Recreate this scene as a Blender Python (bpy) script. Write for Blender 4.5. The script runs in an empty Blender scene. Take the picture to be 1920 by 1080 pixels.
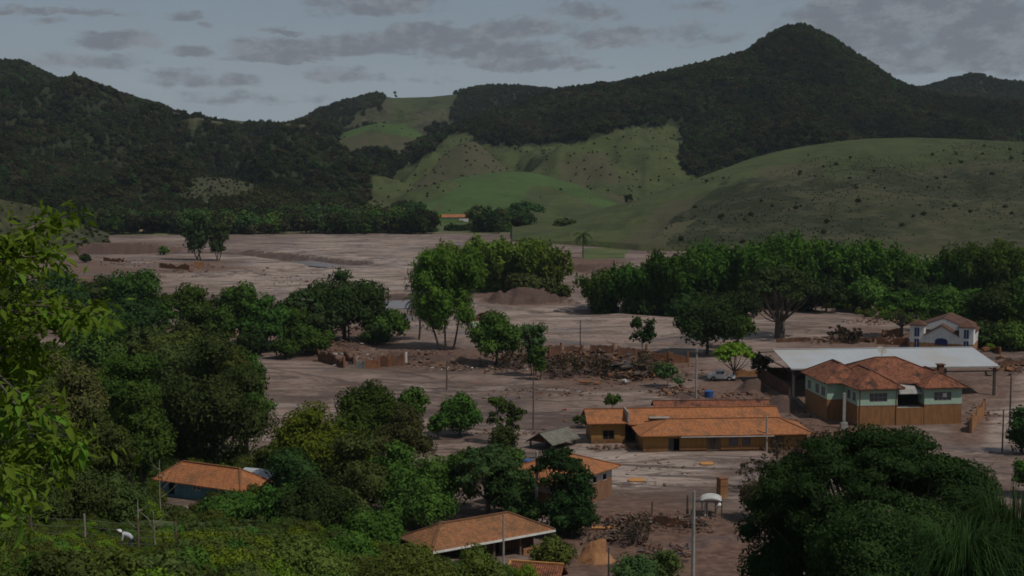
import bpy, bmesh, math, random
import numpy as np
from mathutils import Vector, Matrix

S = bpy.context.scene
COL = S.collection
R = math.radians
rng = np.random.default_rng(7)
random.seed(7)

# ------------------------------------------------------------------ camera
F = 2667.0                       # focal length in photograph pixels (50 mm on 36 mm, 1920 px)
CAM_H = 42.0
PITCH = math.atan(250.0 / F)
cam_data = bpy.data.cameras.new('camera')
cam = bpy.data.objects.new('camera', cam_data)
COL.objects.link(cam)
cam_data.sensor_width = 36.0
cam_data.lens = 36.0 * F / 1920.0
cam_data.clip_start = 0.5
cam_data.clip_end = 30000.0
cam.location = (0, 0, CAM_H)
cam.rotation_euler = (math.pi / 2 - PITCH, 0, 0)
S.camera = cam

# ------------------------------------------------------------------ light
SUN_EL, SUN_AZ = R(56), R(122)   # azimuth measured clockwise from +Y (view direction)
world = bpy.data.worlds.new('World')
S.world = world
world.use_nodes = True
sun_d = bpy.data.lights.new('sun', 'SUN')
sun_d.energy = 4.3
sun_d.angle = R(0.6)
sun_d.color = (1.0, 0.95, 0.87)
sun = bpy.data.objects.new('sun', sun_d)
COL.objects.link(sun)
sd = Vector((math.sin(SUN_AZ) * math.cos(SUN_EL), math.cos(SUN_AZ) * math.cos(SUN_EL), math.sin(SUN_EL)))
sun.rotation_euler = (-sd).to_track_quat('-Z', 'Y').to_euler()
sun.location = (200, -100, 300)
S.view_settings.view_transform = 'Standard'
S.view_settings.look = 'None'
S.view_settings.exposure = -0.72
S.view_settings.gamma = 1.0
S.view_settings.use_curve_mapping = False
S.cycles.filter_width = 1.7
S.cycles.max_bounces = 6
S.cycles.diffuse_bounces = 2
S.cycles.glossy_bounces = 2
S.cycles.transmission_bounces = 3
S.cycles.transparent_max_bounces = 4


def ray(px, py):
    xc, yc = (px - 960.0) / F, -(py - 540.0) / F
    c, s = math.cos(PITCH), math.sin(PITCH)
    return (xc, c + yc * s, -s + yc * c)


def at(px, py, d):
    """the point seen at photograph pixel (px, py) at forward distance d"""
    r = ray(px, py)
    return Vector((r[0] / r[1] * d, d, CAM_H + r[2] / r[1] * d))


def G(px, py, z=0.0):
    """the point of the horizontal plane at height z seen at pixel (px, py)"""
    r = ray(px, py)
    t = (z - CAM_H) / r[2]
    return Vector((r[0] * t, r[1] * t, z))


def project(x, y, z):
    c, s = math.cos(PITCH), math.sin(PITCH)
    dz = z - CAM_H
    fwd = y * c - dz * s
    up = y * s + dz * c
    fwd = np.maximum(fwd, 0.01)
    return 960 + F * x / fwd, 540 - F * up / fwd


# ------------------------------------------------------------------ node helpers
def mat_new(name):
    m = bpy.data.materials.new(name)
    m.use_nodes = True
    nt = m.node_tree
    nt.nodes.clear()
    out = nt.nodes.new('ShaderNodeOutputMaterial')
    return m, nt, out


def N(nt, typ, **kw):
    n = nt.nodes.new(typ)
    for k, v in kw.items():
        setattr(n, k, v)
    return n


def setin(nt, sock, v):
    if isinstance(v, bpy.types.NodeSocket):
        nt.links.new(v, sock)
    elif v is not None:
        if hasattr(sock.default_value, '__len__') and not hasattr(v, '__len__'):
            v = (v, v, v, 1)[:len(sock.default_value)]
        if hasattr(v, '__len__') and len(v) == 3 and len(sock.default_value) == 4:
            v = (*v, 1)
        sock.default_value = v


def math_n(nt, op, a, b=None, c=None, clamp=False):
    n = N(nt, 'ShaderNodeMath', operation=op, use_clamp=clamp)
    setin(nt, n.inputs[0], a)
    if b is not None:
        setin(nt, n.inputs[1], b)
    if c is not None:
        setin(nt, n.inputs[2], c)
    return n.outputs[0]


def mix(nt, fac, a, b, blend='MIX'):
    n = N(nt, 'ShaderNodeMix', data_type='RGBA', blend_type=blend)
    n.clamp_factor = True
    setin(nt, n.inputs[0], fac)
    setin(nt, n.inputs[6], a)
    setin(nt, n.inputs[7], b)
    return n.outputs[2]


def noise(nt, vec, scale, detail=4, rough=0.55, dist=0.0):
    n = N(nt, 'ShaderNodeTexNoise')
    if vec is not None:
        nt.links.new(vec, n.inputs['Vector'])
    n.inputs['Scale'].default_value = scale
    n.inputs['Detail'].default_value = detail
    n.inputs['Roughness'].default_value = rough
    n.inputs['Distortion'].default_value = dist
    return n.outputs[0]


def ramp(nt, fac, lo, hi):
    n = N(nt, 'ShaderNodeMapRange', interpolation_type='SMOOTHSTEP')
    setin(nt, n.inputs[0], fac)
    n.inputs[1].default_value = lo
    n.inputs[2].default_value = hi
    return n.outputs[0]


def scaled(nt, vec, s):
    n = N(nt, 'ShaderNodeVectorMath', operation='MULTIPLY')
    nt.links.new(vec, n.inputs[0])
    n.inputs[1].default_value = s
    return n.outputs[0]


def coords(nt, kind='Object'):
    return N(nt, 'ShaderNodeTexCoord').outputs[kind]


def position(nt):
    return N(nt, 'ShaderNodeNewGeometry').outputs['Position']


def principled(nt, out, color, rough=0.8, spec=0.3, bump=None, bump_d=0.02, bump_s=0.6):
    b = N(nt, 'ShaderNodeBsdfPrincipled')
    setin(nt, b.inputs['Base Color'], color)
    setin(nt, b.inputs['Roughness'], rough)
    setin(nt, b.inputs['Specular IOR Level'], spec)
    if bump is not None:
        bn = N(nt, 'ShaderNodeBump')
        bn.inputs['Strength'].default_value = bump_s
        bn.inputs['Distance'].default_value = bump_d
        nt.links.new(bump, bn.inputs['Height'])
        nt.links.new(bn.outputs[0], b.inputs['Normal'])
    nt.links.new(b.outputs[0], out.inputs[0])
    return b


# ------------------------------------------------------------------ world sky with clouds
def build_world():
    nt = world.node_tree
    nt.nodes.clear()
    out = N(nt, 'ShaderNodeOutputWorld')
    bg = N(nt, 'ShaderNodeBackground')
    sky = N(nt, 'ShaderNodeTexSky', sky_type='NISHITA')
    sky.sun_disc = False
    sky.sun_elevation = SUN_EL
    sky.sun_rotation = SUN_AZ
    sky.altitude = 700
    sky.air_density = 1.0
    sky.dust_density = 1.4
    sky.ozone_density = 1.6
    d = coords(nt, 'Generated')
    sep = N(nt, 'ShaderNodeSeparateXYZ')
    nt.links.new(d, sep.inputs[0])
    az = math_n(nt, 'ARCTAN2', sep.outputs[0], sep.outputs[1])
    el = math_n(nt, 'ARCSINE', sep.outputs[2])
    comb = N(nt, 'ShaderNodeCombineXYZ')
    nt.links.new(az, comb.inputs[0])
    nt.links.new(math_n(nt, 'MULTIPLY', el, 1.75), comb.inputs[1])
    v = comb.outputs[0]
    n1 = noise(nt, v, 16, 7, 0.62)
    n2 = noise(nt, v, 46, 5, 0.6)
    n3 = noise(nt, v, 130, 4, 0.6)
    wob = math_n(nt, 'ADD', math_n(nt, 'MULTIPLY', math_n(nt, 'SUBTRACT', n1, 0.5), 3.2),
                 math_n(nt, 'MULTIPLY', math_n(nt, 'SUBTRACT', n2, 0.5), 2.4))
    wob = math_n(nt, 'ADD', wob, math_n(nt, 'MULTIPLY', math_n(nt, 'SUBTRACT', n3, 0.5), 0.7))
    # separate low cumulus in view: photograph azimuth / elevation of each, half sizes, strength
    clouds = [(230, 90, 85, 20, 1), (362, 106, 55, 13, .9), (345, 42, 42, 12, .8), (402, 55, 16, 8, .6),
              (90, 40, 150, 9, .9), (100, 58, 40, 9, .6), (190, 128, 110, 18, .7), (330, 152, 70, 24, .8),
              (440, 158, 40, 14, .6), (530, 67, 32, 8, .8), (560, 100, 130, 22, 1), (690, 92, 130, 24, 1),
              (520, 116, 110, 9, .9), (700, 12, 130, 34, .95), (850, 75, 130, 26, 1), (930, 100, 160, 26, 1),
              (1000, 60, 120, 22, .8), (1090, 30, 70, 26, .8), (1150, 80, 90, 24, .8), (1000, 125, 170, 16, .9),
              (655, 146, 60, 16, .7), (770, 152, 80, 14, .6), (500, 190, 130, 14, .55), (640, 30, 60, 16, .6),
              (1300, 70, 100, 30, .5), (1640, 60, 170, 90, 1), (1800, 60, 180, 100, 1), (1760, 120, 200, 40, .9),
              (2100, 60, 200, 110, 1), (-150, 60, 120, 26, .9), (1330, 20, 80, 18, .4)]
    mask = None
    w1 = noise(nt, v, 22, 4, 0.6)
    w2 = noise(nt, scaled(nt, v, (1, 1.6, 1)), 41, 4, 0.6)
    az0, el0 = az, el
    az = math_n(nt, 'MULTIPLY_ADD', math_n(nt, 'SUBTRACT', w1, 0.5), 0.045, az)
    el = math_n(nt, 'MULTIPLY_ADD', math_n(nt, 'SUBTRACT', w2, 0.5), 0.013, el)
    for (px, py, w, h, k) in clouds:
        a0 = math.atan((px - 960) / F)
        e0 = math.atan((290 - py) / F)
        dx = math_n(nt, 'MULTIPLY', math_n(nt, 'SUBTRACT', az, a0), F / w)
        dy = math_n(nt, 'MULTIPLY', math_n(nt, 'SUBTRACT', el, e0), F / h)
        below = math_n(nt, 'MULTIPLY', math_n(nt, 'MINIMUM', dy, 0.0), 1.5)      # flat cloud bases
        dy = math_n(nt, 'ADD', math_n(nt, 'MAXIMUM', dy, 0.0), below)
        q = math_n(nt, 'ADD', math_n(nt, 'MULTIPLY', dx, dx), math_n(nt, 'MULTIPLY', dy, dy))
        q = math_n(nt, 'MULTIPLY', math_n(nt, 'SUBTRACT', 1.35, q), k)
        mask = q if mask is None else math_n(nt, 'MAXIMUM', mask, q)
    az, el = az0, el0
    mask = math_n(nt, 'ADD', mask, wob)
    m_near = ramp(nt, mask, -0.1, 1.0)
    # the same broken cloud over the rest of the sky
    comb2 = N(nt, 'ShaderNodeCombineXYZ')
    zz = math_n(nt, 'ADD', math_n(nt, 'ABSOLUTE', sep.outputs[2]), 0.12)
    nt.links.new(math_n(nt, 'DIVIDE', sep.outputs[0], zz), comb2.inputs[0])
    nt.links.new(math_n(nt, 'DIVIDE', sep.outputs[1], zz), comb2.inputs[1])
    m_far = ramp(nt, noise(nt, comb2.outputs[0], 1.1, 7, 0.6), 0.46, 0.62)
    high = ramp(nt, el, 0.11, 0.17)
    m = math_n(nt, 'ADD', math_n(nt, 'MULTIPLY', m_near, math_n(nt, 'SUBTRACT', 1.0, high)),
               math_n(nt, 'MULTIPLY', m_far, high), clamp=True)
    lit = ramp(nt, noise(nt, v, 34, 6, 0.68), 0.44, 0.64)
    ccol = mix(nt, lit, (2.75, 2.95, 3.4), (4.0, 4.3, 4.75))
    skyc = mix(nt, 0.65, sky.outputs[0], (3.9, 4.75, 5.6))
    glow = math_n(nt, 'SUBTRACT', 1.0, ramp(nt, el, 0.01, 0.105))       # paler air towards the horizon, all round
    skyc = mix(nt, math_n(nt, 'MULTIPLY', glow, 0.62), skyc, (5.3, 6.1, 6.9))
    veil = ramp(nt, n1, 0.3, 0.8)
    skyc = mix(nt, math_n(nt, 'MULTIPLY', veil, 0.35), skyc, (3.9, 4.3, 4.9))
    col = mix(nt, math_n(nt, 'MULTIPLY', m, 0.82), skyc, ccol)
    nt.links.new(col, bg.inputs[0])
    bg.inputs[1].default_value = 0.090
    nt.links.new(bg.outputs[0], out.inputs[0])


build_world()

# ------------------------------------------------------------------ materials
M = {}


def leaf_mat(key, c1, c2, trans=0.22):
    m, nt, out = mat_new('foliage_' + key)
    p = position(nt)
    big = ramp(nt, noise(nt, p, 0.35, 3, 0.6), 0.3, 0.7)
    isl = N(nt, 'ShaderNodeNewGeometry').outputs['Random Per Island']
    info = N(nt, 'ShaderNodeObjectInfo').outputs['Random']
    f = math_n(nt, 'ADD', math_n(nt, 'MULTIPLY', big, 0.45), math_n(nt, 'MULTIPLY', isl, 0.55))
    c = mix(nt, f, c1, c2)
    if key == 'forest':
        c = mix(nt, ramp(nt, noise(nt, p, 0.022, 5, 0.65), 0.48, 0.62), c, (0.036, 0.031, 0.016))
    hsv = N(nt, 'ShaderNodeHueSaturation')
    nt.links.new(c, hsv.inputs['Color'])
    nt.links.new(math_n(nt, 'MULTIPLY_ADD', info, 0.045, 0.478), hsv.inputs['Hue'])
    stand = noise(nt, p, 0.011, 4, 0.6)
    val = math_n(nt, 'MULTIPLY', math_n(nt, 'MULTIPLY_ADD', info, 1.0 if key == 'forest' else 0.5, 0.5 if key == 'forest' else 0.75), math_n(nt, 'MULTIPLY_ADD', ramp(nt, stand, 0.32, 0.68), 0.8, 0.6))
    nt.links.new(val, hsv.inputs['Value'])
    c = hsv.outputs[0]
    df = N(nt, 'ShaderNodeBsdfDiffuse')
    nt.links.new(c, df.inputs[0])
    tr = N(nt, 'ShaderNodeBsdfTranslucent')
    nt.links.new(mix(nt, 1.0, c, (1.0, 1.0, 0.45), 'MULTIPLY'), tr.inputs[0])
    ms = N(nt, 'ShaderNodeMixShader')
    ms.inputs[0].default_value = trans
    nt.links.new(df.outputs[0], ms.inputs[1])
    nt.links.new(tr.outputs[0], ms.inputs[2])
    nt.links.new(ms.outputs[0], out.inputs[0])
    M[key] = m


leaf_mat('mango', (0.028, 0.058, 0.012), (0.076, 0.128, 0.023))
leaf_mat('yellow', (0.055, 0.095, 0.011), (0.140, 0.185, 0.020))
leaf_mat('olive', (0.033, 0.049, 0.015), (0.076, 0.098, 0.028))
leaf_mat('rusty', (0.038, 0.040, 0.016), (0.080, 0.074, 0.026))
leaf_mat('bamboo', (0.022, 0.052, 0.009), (0.066, 0.124, 0.018))
leaf_mat('bamboo_bright', (0.046, 0.086, 0.012), (0.100, 0.150, 0.022))
leaf_mat('dark', (0.016, 0.034, 0.011), (0.042, 0.072, 0.020))
leaf_mat('euc', (0.030, 0.056, 0.020), (0.062, 0.098, 0.032))
leaf_mat('acacia', (0.011, 0.025, 0.009), (0.029, 0.056, 0.016))
leaf_mat('scrub', (0.040, 0.056, 0.013), (0.094, 0.112, 0.025))
leaf_mat('dry', (0.045, 0.034, 0.022), (0.085, 0.062, 0.038))
leaf_mat('near', (0.055, 0.108, 0.012), (0.13, 0.21, 0.028), 0.38)
leaf_mat('forest', (0.015, 0.021, 0.009), (0.050, 0.056, 0.020), 0.15)
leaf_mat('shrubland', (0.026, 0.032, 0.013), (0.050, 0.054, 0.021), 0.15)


def simple_mat(key, c1, c2, scale=3.0, rough=0.85, spec=0.25, bump_d=0.02, stretch=None, kind='Object'):
    m, nt, out = mat_new(key)
    v = coords(nt, kind)
    if stretch:
        v = scaled(nt, v, stretch)
    n = noise(nt, v, scale, 6, 0.6)
    n2 = noise(nt, v, scale * 7, 3, 0.6)
    f = math_n(nt, 'ADD', math_n(nt, 'MULTIPLY', n, 0.7), math_n(nt, 'MULTIPLY', n2, 0.3))
    c = mix(nt, ramp(nt, f, 0.34, 0.66), c1, c2)
    principled(nt, out, c, rough, spec, n2, bump_d)
    M[key] = m
    return m


simple_mat('bark', (0.055, 0.045, 0.036), (0.13, 0.11, 0.09), 1.5, 0.95, 0.1, 0.04, (3, 3, 0.6))
simple_mat('bark_mud', (0.045, 0.032, 0.026), (0.10, 0.07, 0.055), 1.5, 0.95, 0.1, 0.04, (3, 3, 0.6))
simple_mat('bark_pale', (0.16, 0.14, 0.115), (0.28, 0.25, 0.21), 2, 0.95, 0.1, 0.03, (3, 3, 0.6))
simple_mat('culm', (0.06, 0.07, 0.025), (0.13, 0.12, 0.05), 2, 0.7, 0.3, 0.01, (3, 3, 0.6))
simple_mat('dirt', (0.075, 0.046, 0.036), (0.145, 0.092, 0.072), 0.6, 0.95, 0.1, 0.12)
simple_mat('clay', (0.20, 0.095, 0.045), (0.30, 0.155, 0.075), 0.8, 0.95, 0.1, 0.10)
simple_mat('brick', (0.13, 0.060, 0.034), (0.235, 0.112, 0.058), 1.2, 0.95, 0.1, 0.03)
simple_mat('brick_mud', (0.068, 0.036, 0.025), (0.145, 0.076, 0.049), 0.8, 0.95, 0.1, 0.04)
simple_mat('sand', (0.22, 0.17, 0.115), (0.34, 0.27, 0.19), 0.2, 0.95, 0.1, 0.1)
simple_mat('concrete', (0.20, 0.19, 0.175), (0.33, 0.31, 0.285), 1.2, 0.9, 0.2, 0.01)
simple_mat('rubble', (0.09, 0.055, 0.041), (0.22, 0.145, 0.108), 0.25, 0.95, 0.1, 0.04)
simple_mat('wood', (0.07, 0.05, 0.036), (0.16, 0.12, 0.09), 1.5, 0.9, 0.15, 0.02, (4, 4, 0.5))
simple_mat('dark_metal', (0.035, 0.033, 0.032), (0.07, 0.062, 0.058), 1.5, 0.6, 0.4)
simple_mat('white', (0.50, 0.49, 0.46), (0.70, 0.69, 0.66), 1.2, 0.8, 0.3, 0.006)
simple_mat('blue_plastic', (0.012, 0.055, 0.17), (0.02, 0.085, 0.25), 2, 0.5, 0.4, 0.004)
simple_mat('blue_wall', (0.07, 0.17, 0.20), (0.11, 0.24, 0.27), 1.0, 0.9, 0.2, 0.006)
simple_mat('pale_blue_wall', (0.20, 0.33, 0.42), (0.28, 0.42, 0.50), 0.5, 0.9, 0.2, 0.006)
simple_mat('blue_paint', (0.014, 0.022, 0.085), (0.028, 0.042, 0.14), 1.5, 0.7, 0.3, 0.004)
simple_mat('inside_shade', (0.012, 0.010, 0.009), (0.02, 0.017, 0.015), 1, 0.95, 0.05)  # near black, paints the shade inside porches, rooms and doorways
simple_mat('cap', (0.72, 0.72, 0.70), (0.8, 0.8, 0.78), 4, 0.5, 0.4, 0.001)
simple_mat('shirt', (0.28, 0.29, 0.31), (0.40, 0.41, 0.43), 4, 0.9, 0.1, 0.004)
simple_mat('skin', (0.17, 0.085, 0.055), (0.22, 0.115, 0.075), 6, 0.6, 0.3, 0.001)
simple_mat('trousers', (0.035, 0.04, 0.055), (0.06, 0.065, 0.085), 4, 0.9, 0.1, 0.004)
simple_mat('tyre', (0.012, 0.012, 0.012), (0.025, 0.023, 0.022), 5, 0.9, 0.2)
simple_mat('car_white', (0.62, 0.62, 0.60), (0.72, 0.72, 0.71), 1.0, 0.35, 0.5, 0.0)
simple_mat('rim', (0.3, 0.3, 0.3), (0.42, 0.42, 0.42), 4, 0.4, 0.5, 0.0)
simple_mat('plank_orange', (0.33, 0.15, 0.05), (0.46, 0.23, 0.085), 0.8, 0.9, 0.15, 0.02)
simple_mat('wire', (0.10, 0.09, 0.085), (0.16, 0.15, 0.14), 3, 0.6, 0.4, 0.0)
simple_mat('red_plastic', (0.30, 0.035, 0.035), (0.42, 0.06, 0.055), 3, 0.6, 0.3, 0.0)


def tile_mat(key, c1, c2, c3, moss):
    """clay tile roof: courses of barrel tiles with per-tile colour and weathering"""
    m, nt, out = mat_new(key)
    uv = N(nt, 'ShaderNodeUVMap').outputs[0]
    br = N(nt, 'ShaderNodeTexBrick')
    nt.links.new(uv, br.inputs['Vector'])
    br.offset = 0.0
    br.inputs['Scale'].default_value = 1.0
    br.inputs['Brick Width'].default_value = 0.23
    br.inputs['Row Height'].default_value = 0.36
    br.inputs['Mortar Size'].default_value = 0.02
    br.inputs['Color1'].default_value = (0, 0, 0, 1)
    br.inputs['Color2'].default_value = (1, 1, 1, 1)
    br.inputs['Mortar'].default_value = (0.5, 0.5, 0.5, 1)
    bw = N(nt, 'ShaderNodeRGBToBW')
    nt.links.new(br.outputs['Color'], bw.inputs[0])
    c = mix(nt, bw.outputs[0], c1, c2)
    p = position(nt)
    st = ramp(nt, noise(nt, p, 0.55, 6, 0.7), 0.46, 0.66)
    c = mix(nt, math_n(nt, 'MULTIPLY', st, moss), c, c3)
    sp = ramp(nt, noise(nt, p, 2.6, 4, 0.7), 0.55, 0.68)
    c = mix(nt, math_n(nt, 'MULTIPLY', sp, moss * 0.8), c, c3)
    c = mix(nt, math_n(nt, 'MULTIPLY', br.outputs['Fac'], 0.5), c, (0.05, 0.03, 0.02))
    sepx = N(nt, 'ShaderNodeSeparateXYZ')
    nt.links.new(uv, sepx.inputs[0])
    wv = math_n(nt, 'ABSOLUTE', math_n(nt, 'SINE', math_n(nt, 'MULTIPLY', sepx.outputs[0], math.pi / 0.23)))
    rw = math_n(nt, 'FRACT', math_n(nt, 'MULTIPLY', sepx.outputs[1], 1 / 0.36))
    h = math_n(nt, 'SUBTRACT', wv, math_n(nt, 'MULTIPLY', rw, 0.35))
    principled(nt, out, c, 0.9, 0.15, h, 0.06, 0.9)
    M[key] = m


tile_mat('tile_orange', (0.30, 0.110, 0.045), (0.42, 0.170, 0.070), (0.15, 0.085, 0.048), 0.70)
tile_mat('tile_red', (0.155, 0.058, 0.035), (0.30, 0.112, 0.060), (0.042, 0.026, 0.020), 0.95)
tile_mat('tile_old', (0.21, 0.095, 0.048), (0.33, 0.145, 0.065), (0.115, 0.075, 0.042), 0.75)
tile_mat('tile_brown', (0.085, 0.045, 0.034), (0.15, 0.072, 0.05), (0.04, 0.028, 0.024), 0.8)
tile_mat('tile_grey', (0.13, 0.125, 0.105), (0.20, 0.19, 0.16), (0.08, 0.08, 0.06), 0.7)


def stained_wall(key, upper, lower, line, soft=0.12):
    """painted wall whose lower part was soaked by the mud flood (tide line at height LINE)"""
    m, nt, out = mat_new(key)
    o = coords(nt, 'Object')
    sep = N(nt, 'ShaderNodeSeparateXYZ')
    nt.links.new(o, sep.inputs[0])
    n = noise(nt, o, 0.6, 5, 0.6)
    n2 = noise(nt, scaled(nt, o, (1, 1, 0.25)), 2.2, 5, 0.6)
    z = math_n(nt, 'ADD', sep.outputs[2], math_n(nt, 'MULTIPLY', math_n(nt, 'SUBTRACT', n, 0.5), 0.25))
    f = ramp(nt, z, line - soft, line + soft)
    lo = mix(nt, ramp(nt, n2, 0.3, 0.7), lower, [q * 0.68 for q in lower])
    up = mix(nt, ramp(nt, n2, 0.35, 0.75), upper, [q * 0.82 for q in upper])
    principled(nt, out, mix(nt, f, lo, up), 0.9, 0.2, n2, 0.01)
    M[key] = m


stained_wall('school_wall', (0.34, 0.47, 0.36), (0.26, 0.128, 0.056), 3.25, 0.06)
stained_wall('yellow_wall', (0.30, 0.165, 0.050), (0.19, 0.095, 0.042), 0.8, 0.5)
stained_wall('church_wall', (0.62, 0.62, 0.60), (0.32, 0.17, 0.08), 2.1, 0.12)
simple_mat('dull_white', (0.34, 0.335, 0.32), (0.46, 0.45, 0.43), 1.2, 0.8, 0.3, 0.006)
stained_wall('white_wall', (0.52, 0.51, 0.47), (0.22, 0.115, 0.065), 2.45, 0.12)

def metal_sheet():
    m, nt, out = mat_new('metal_sheet')
    o = coords(nt, 'Object')
    sep = N(nt, 'ShaderNodeSeparateXYZ')
    nt.links.new(o, sep.inputs[0])
    wv = math_n(nt, 'SINE', math_n(nt, 'MULTIPLY', sep.outputs[0], 2 * math.pi / 0.3))
    n = noise(nt, scaled(nt, o, (1, 0.15, 1)), 1.2, 5, 0.6)
    n2 = noise(nt, o, 0.12, 3, 0.6)
    c = mix(nt, n, (0.29, 0.31, 0.33), (0.40, 0.42, 0.44))
    c = mix(nt, ramp(nt, n2, 0.4, 0.7), c, (0.33, 0.32, 0.31))
    principled(nt, out, c, 0.55, 0.4, wv, 0.03, 0.5)
    M['metal_sheet'] = m

metal_sheet()

def window_glass():
    m, nt, out = mat_new('window_glass')
    n = noise(nt, coords(nt, 'Object'), 1.5, 3)
    c = mix(nt, n, (0.05, 0.055, 0.07), (0.12, 0.125, 0.15))
    principled(nt, out, c, 0.25, 0.5)
    M['glass'] = m

window_glass()


def ground_mat():
    """valley floor: dried and wet tailings mud, bank soil on steep faces, grass where the vertex map says so"""
    m, nt, out = mat_new('tailings_mud')
    p = position(nt)
    at_ = N(nt, 'ShaderNodeAttribute', attribute_name='cover')
    sep = N(nt, 'ShaderNodeSeparateColor')
    nt.links.new(at_.outputs['Color'], sep.inputs[0])
    grass, dirt, dry = sep.outputs
    px = scaled(nt, p, (0.6, 1.0, 1.0))
    a = noise(nt, px, 0.020, 7, 0.65, 1.5)
    b = noise(nt, px, 0.085, 6, 0.65, 1.0)
    c_ = noise(nt, p, 0.8, 5, 0.65)
    f = math_n(nt, 'ADD', math_n(nt, 'MULTIPLY', a, 0.5), math_n(nt, 'ADD', math_n(nt, 'MULTIPLY', b, 0.36), math_n(nt, 'MULTIPLY', c_, 0.14)))
    col = mix(nt, ramp(nt, f, 0.41, 0.58), (0.088, 0.058, 0.047), (0.220, 0.158, 0.130))
    pale = ramp(nt, noise(nt, scaled(nt, p, (0.4, 1.0, 1.0)), 0.06, 7, 0.68, 2.2), 0.52, 0.63)
    col = mix(nt, math_n(nt, 'MULTIPLY', pale, math_n(nt, 'MULTIPLY_ADD', dry, 0.45, 0.5)), col, (0.310, 0.250, 0.218))
    col = mix(nt, math_n(nt, 'MULTIPLY', dry, math_n(nt, 'MULTIPLY_ADD', ramp(nt, b, 0.35, 0.62), 0.55, 0.12)), col, (0.345, 0.278, 0.236))
    # flow lines, ruts and vehicle tracks: thin meandering lines at three scales
    for sc, wd, k, dist in ((0.016, 0.010, 0.75, 1.0), (0.045, 0.014, 0.7, 1.6), (0.12, 0.020, 0.6, 2.4)):
        n_ = noise(nt, scaled(nt, p, (0.45, 1.0, 1.0)), sc, 5, 0.55, dist)
        ln = math_n(nt, 'ABSOLUTE', math_n(nt, 'SUBTRACT', n_, 0.5))
        ln = math_n(nt, 'SUBTRACT', 1.0, ramp(nt, ln, wd * 0.25, wd))
        col = mix(nt, math_n(nt, 'MULTIPLY', ln, k), col, (0.062, 0.042, 0.036))
    trk = ramp(nt, noise(nt, scaled(nt, p, (0.35, 1.0, 1.0)), 0.05, 6, 0.68, 2.4), 0.55, 0.66)
    col = mix(nt, math_n(nt, 'MULTIPLY', trk, 0.7), col, (0.085, 0.055, 0.045))
    wet = ramp(nt, noise(nt, px, 0.034, 6, 0.65, 1.8), 0.57, 0.66)
    col = mix(nt, math_n(nt, 'MULTIPLY', wet, 0.55), col, (0.080, 0.066, 0.066))
    rust = ramp(nt, noise(nt, p, 0.06, 5, 0.7), 0.60, 0.72)
    col = mix(nt, math_n(nt, 'MULTIPLY', rust, 0.5), col, (0.200, 0.100, 0.062))
    dcol = mix(nt, ramp(nt, c_, 0.3, 0.7), (0.068, 0.037, 0.026), (0.150, 0.087, 0.061))
    col = mix(nt, math_n(nt, 'MULTIPLY', dirt, ramp(nt, b, 0.05, 0.40)), col, dcol)
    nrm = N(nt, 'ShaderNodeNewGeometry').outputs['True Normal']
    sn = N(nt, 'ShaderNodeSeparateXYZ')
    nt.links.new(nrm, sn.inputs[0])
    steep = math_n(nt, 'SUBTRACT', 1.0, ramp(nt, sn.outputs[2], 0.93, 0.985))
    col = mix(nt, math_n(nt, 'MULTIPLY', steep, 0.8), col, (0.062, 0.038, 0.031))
    gcol = mix(nt, ramp(nt, b, 0.3, 0.7), (0.035, 0.052, 0.014), (0.085, 0.10, 0.028))
    col = mix(nt, grass, col, gcol)
    rough = mix(nt, wet, 0.9, 0.32)
    bw = N(nt, 'ShaderNodeRGBToBW')
    nt.links.new(rough, bw.inputs[0])
    h = math_n(nt, 'ADD', b, math_n(nt, 'MULTIPLY', c_, 0.25))
    principled(nt, out, col, bw.outputs[0], 0.25, h, 0.9, 0.7)
    M['ground'] = m


ground_mat()


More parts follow.
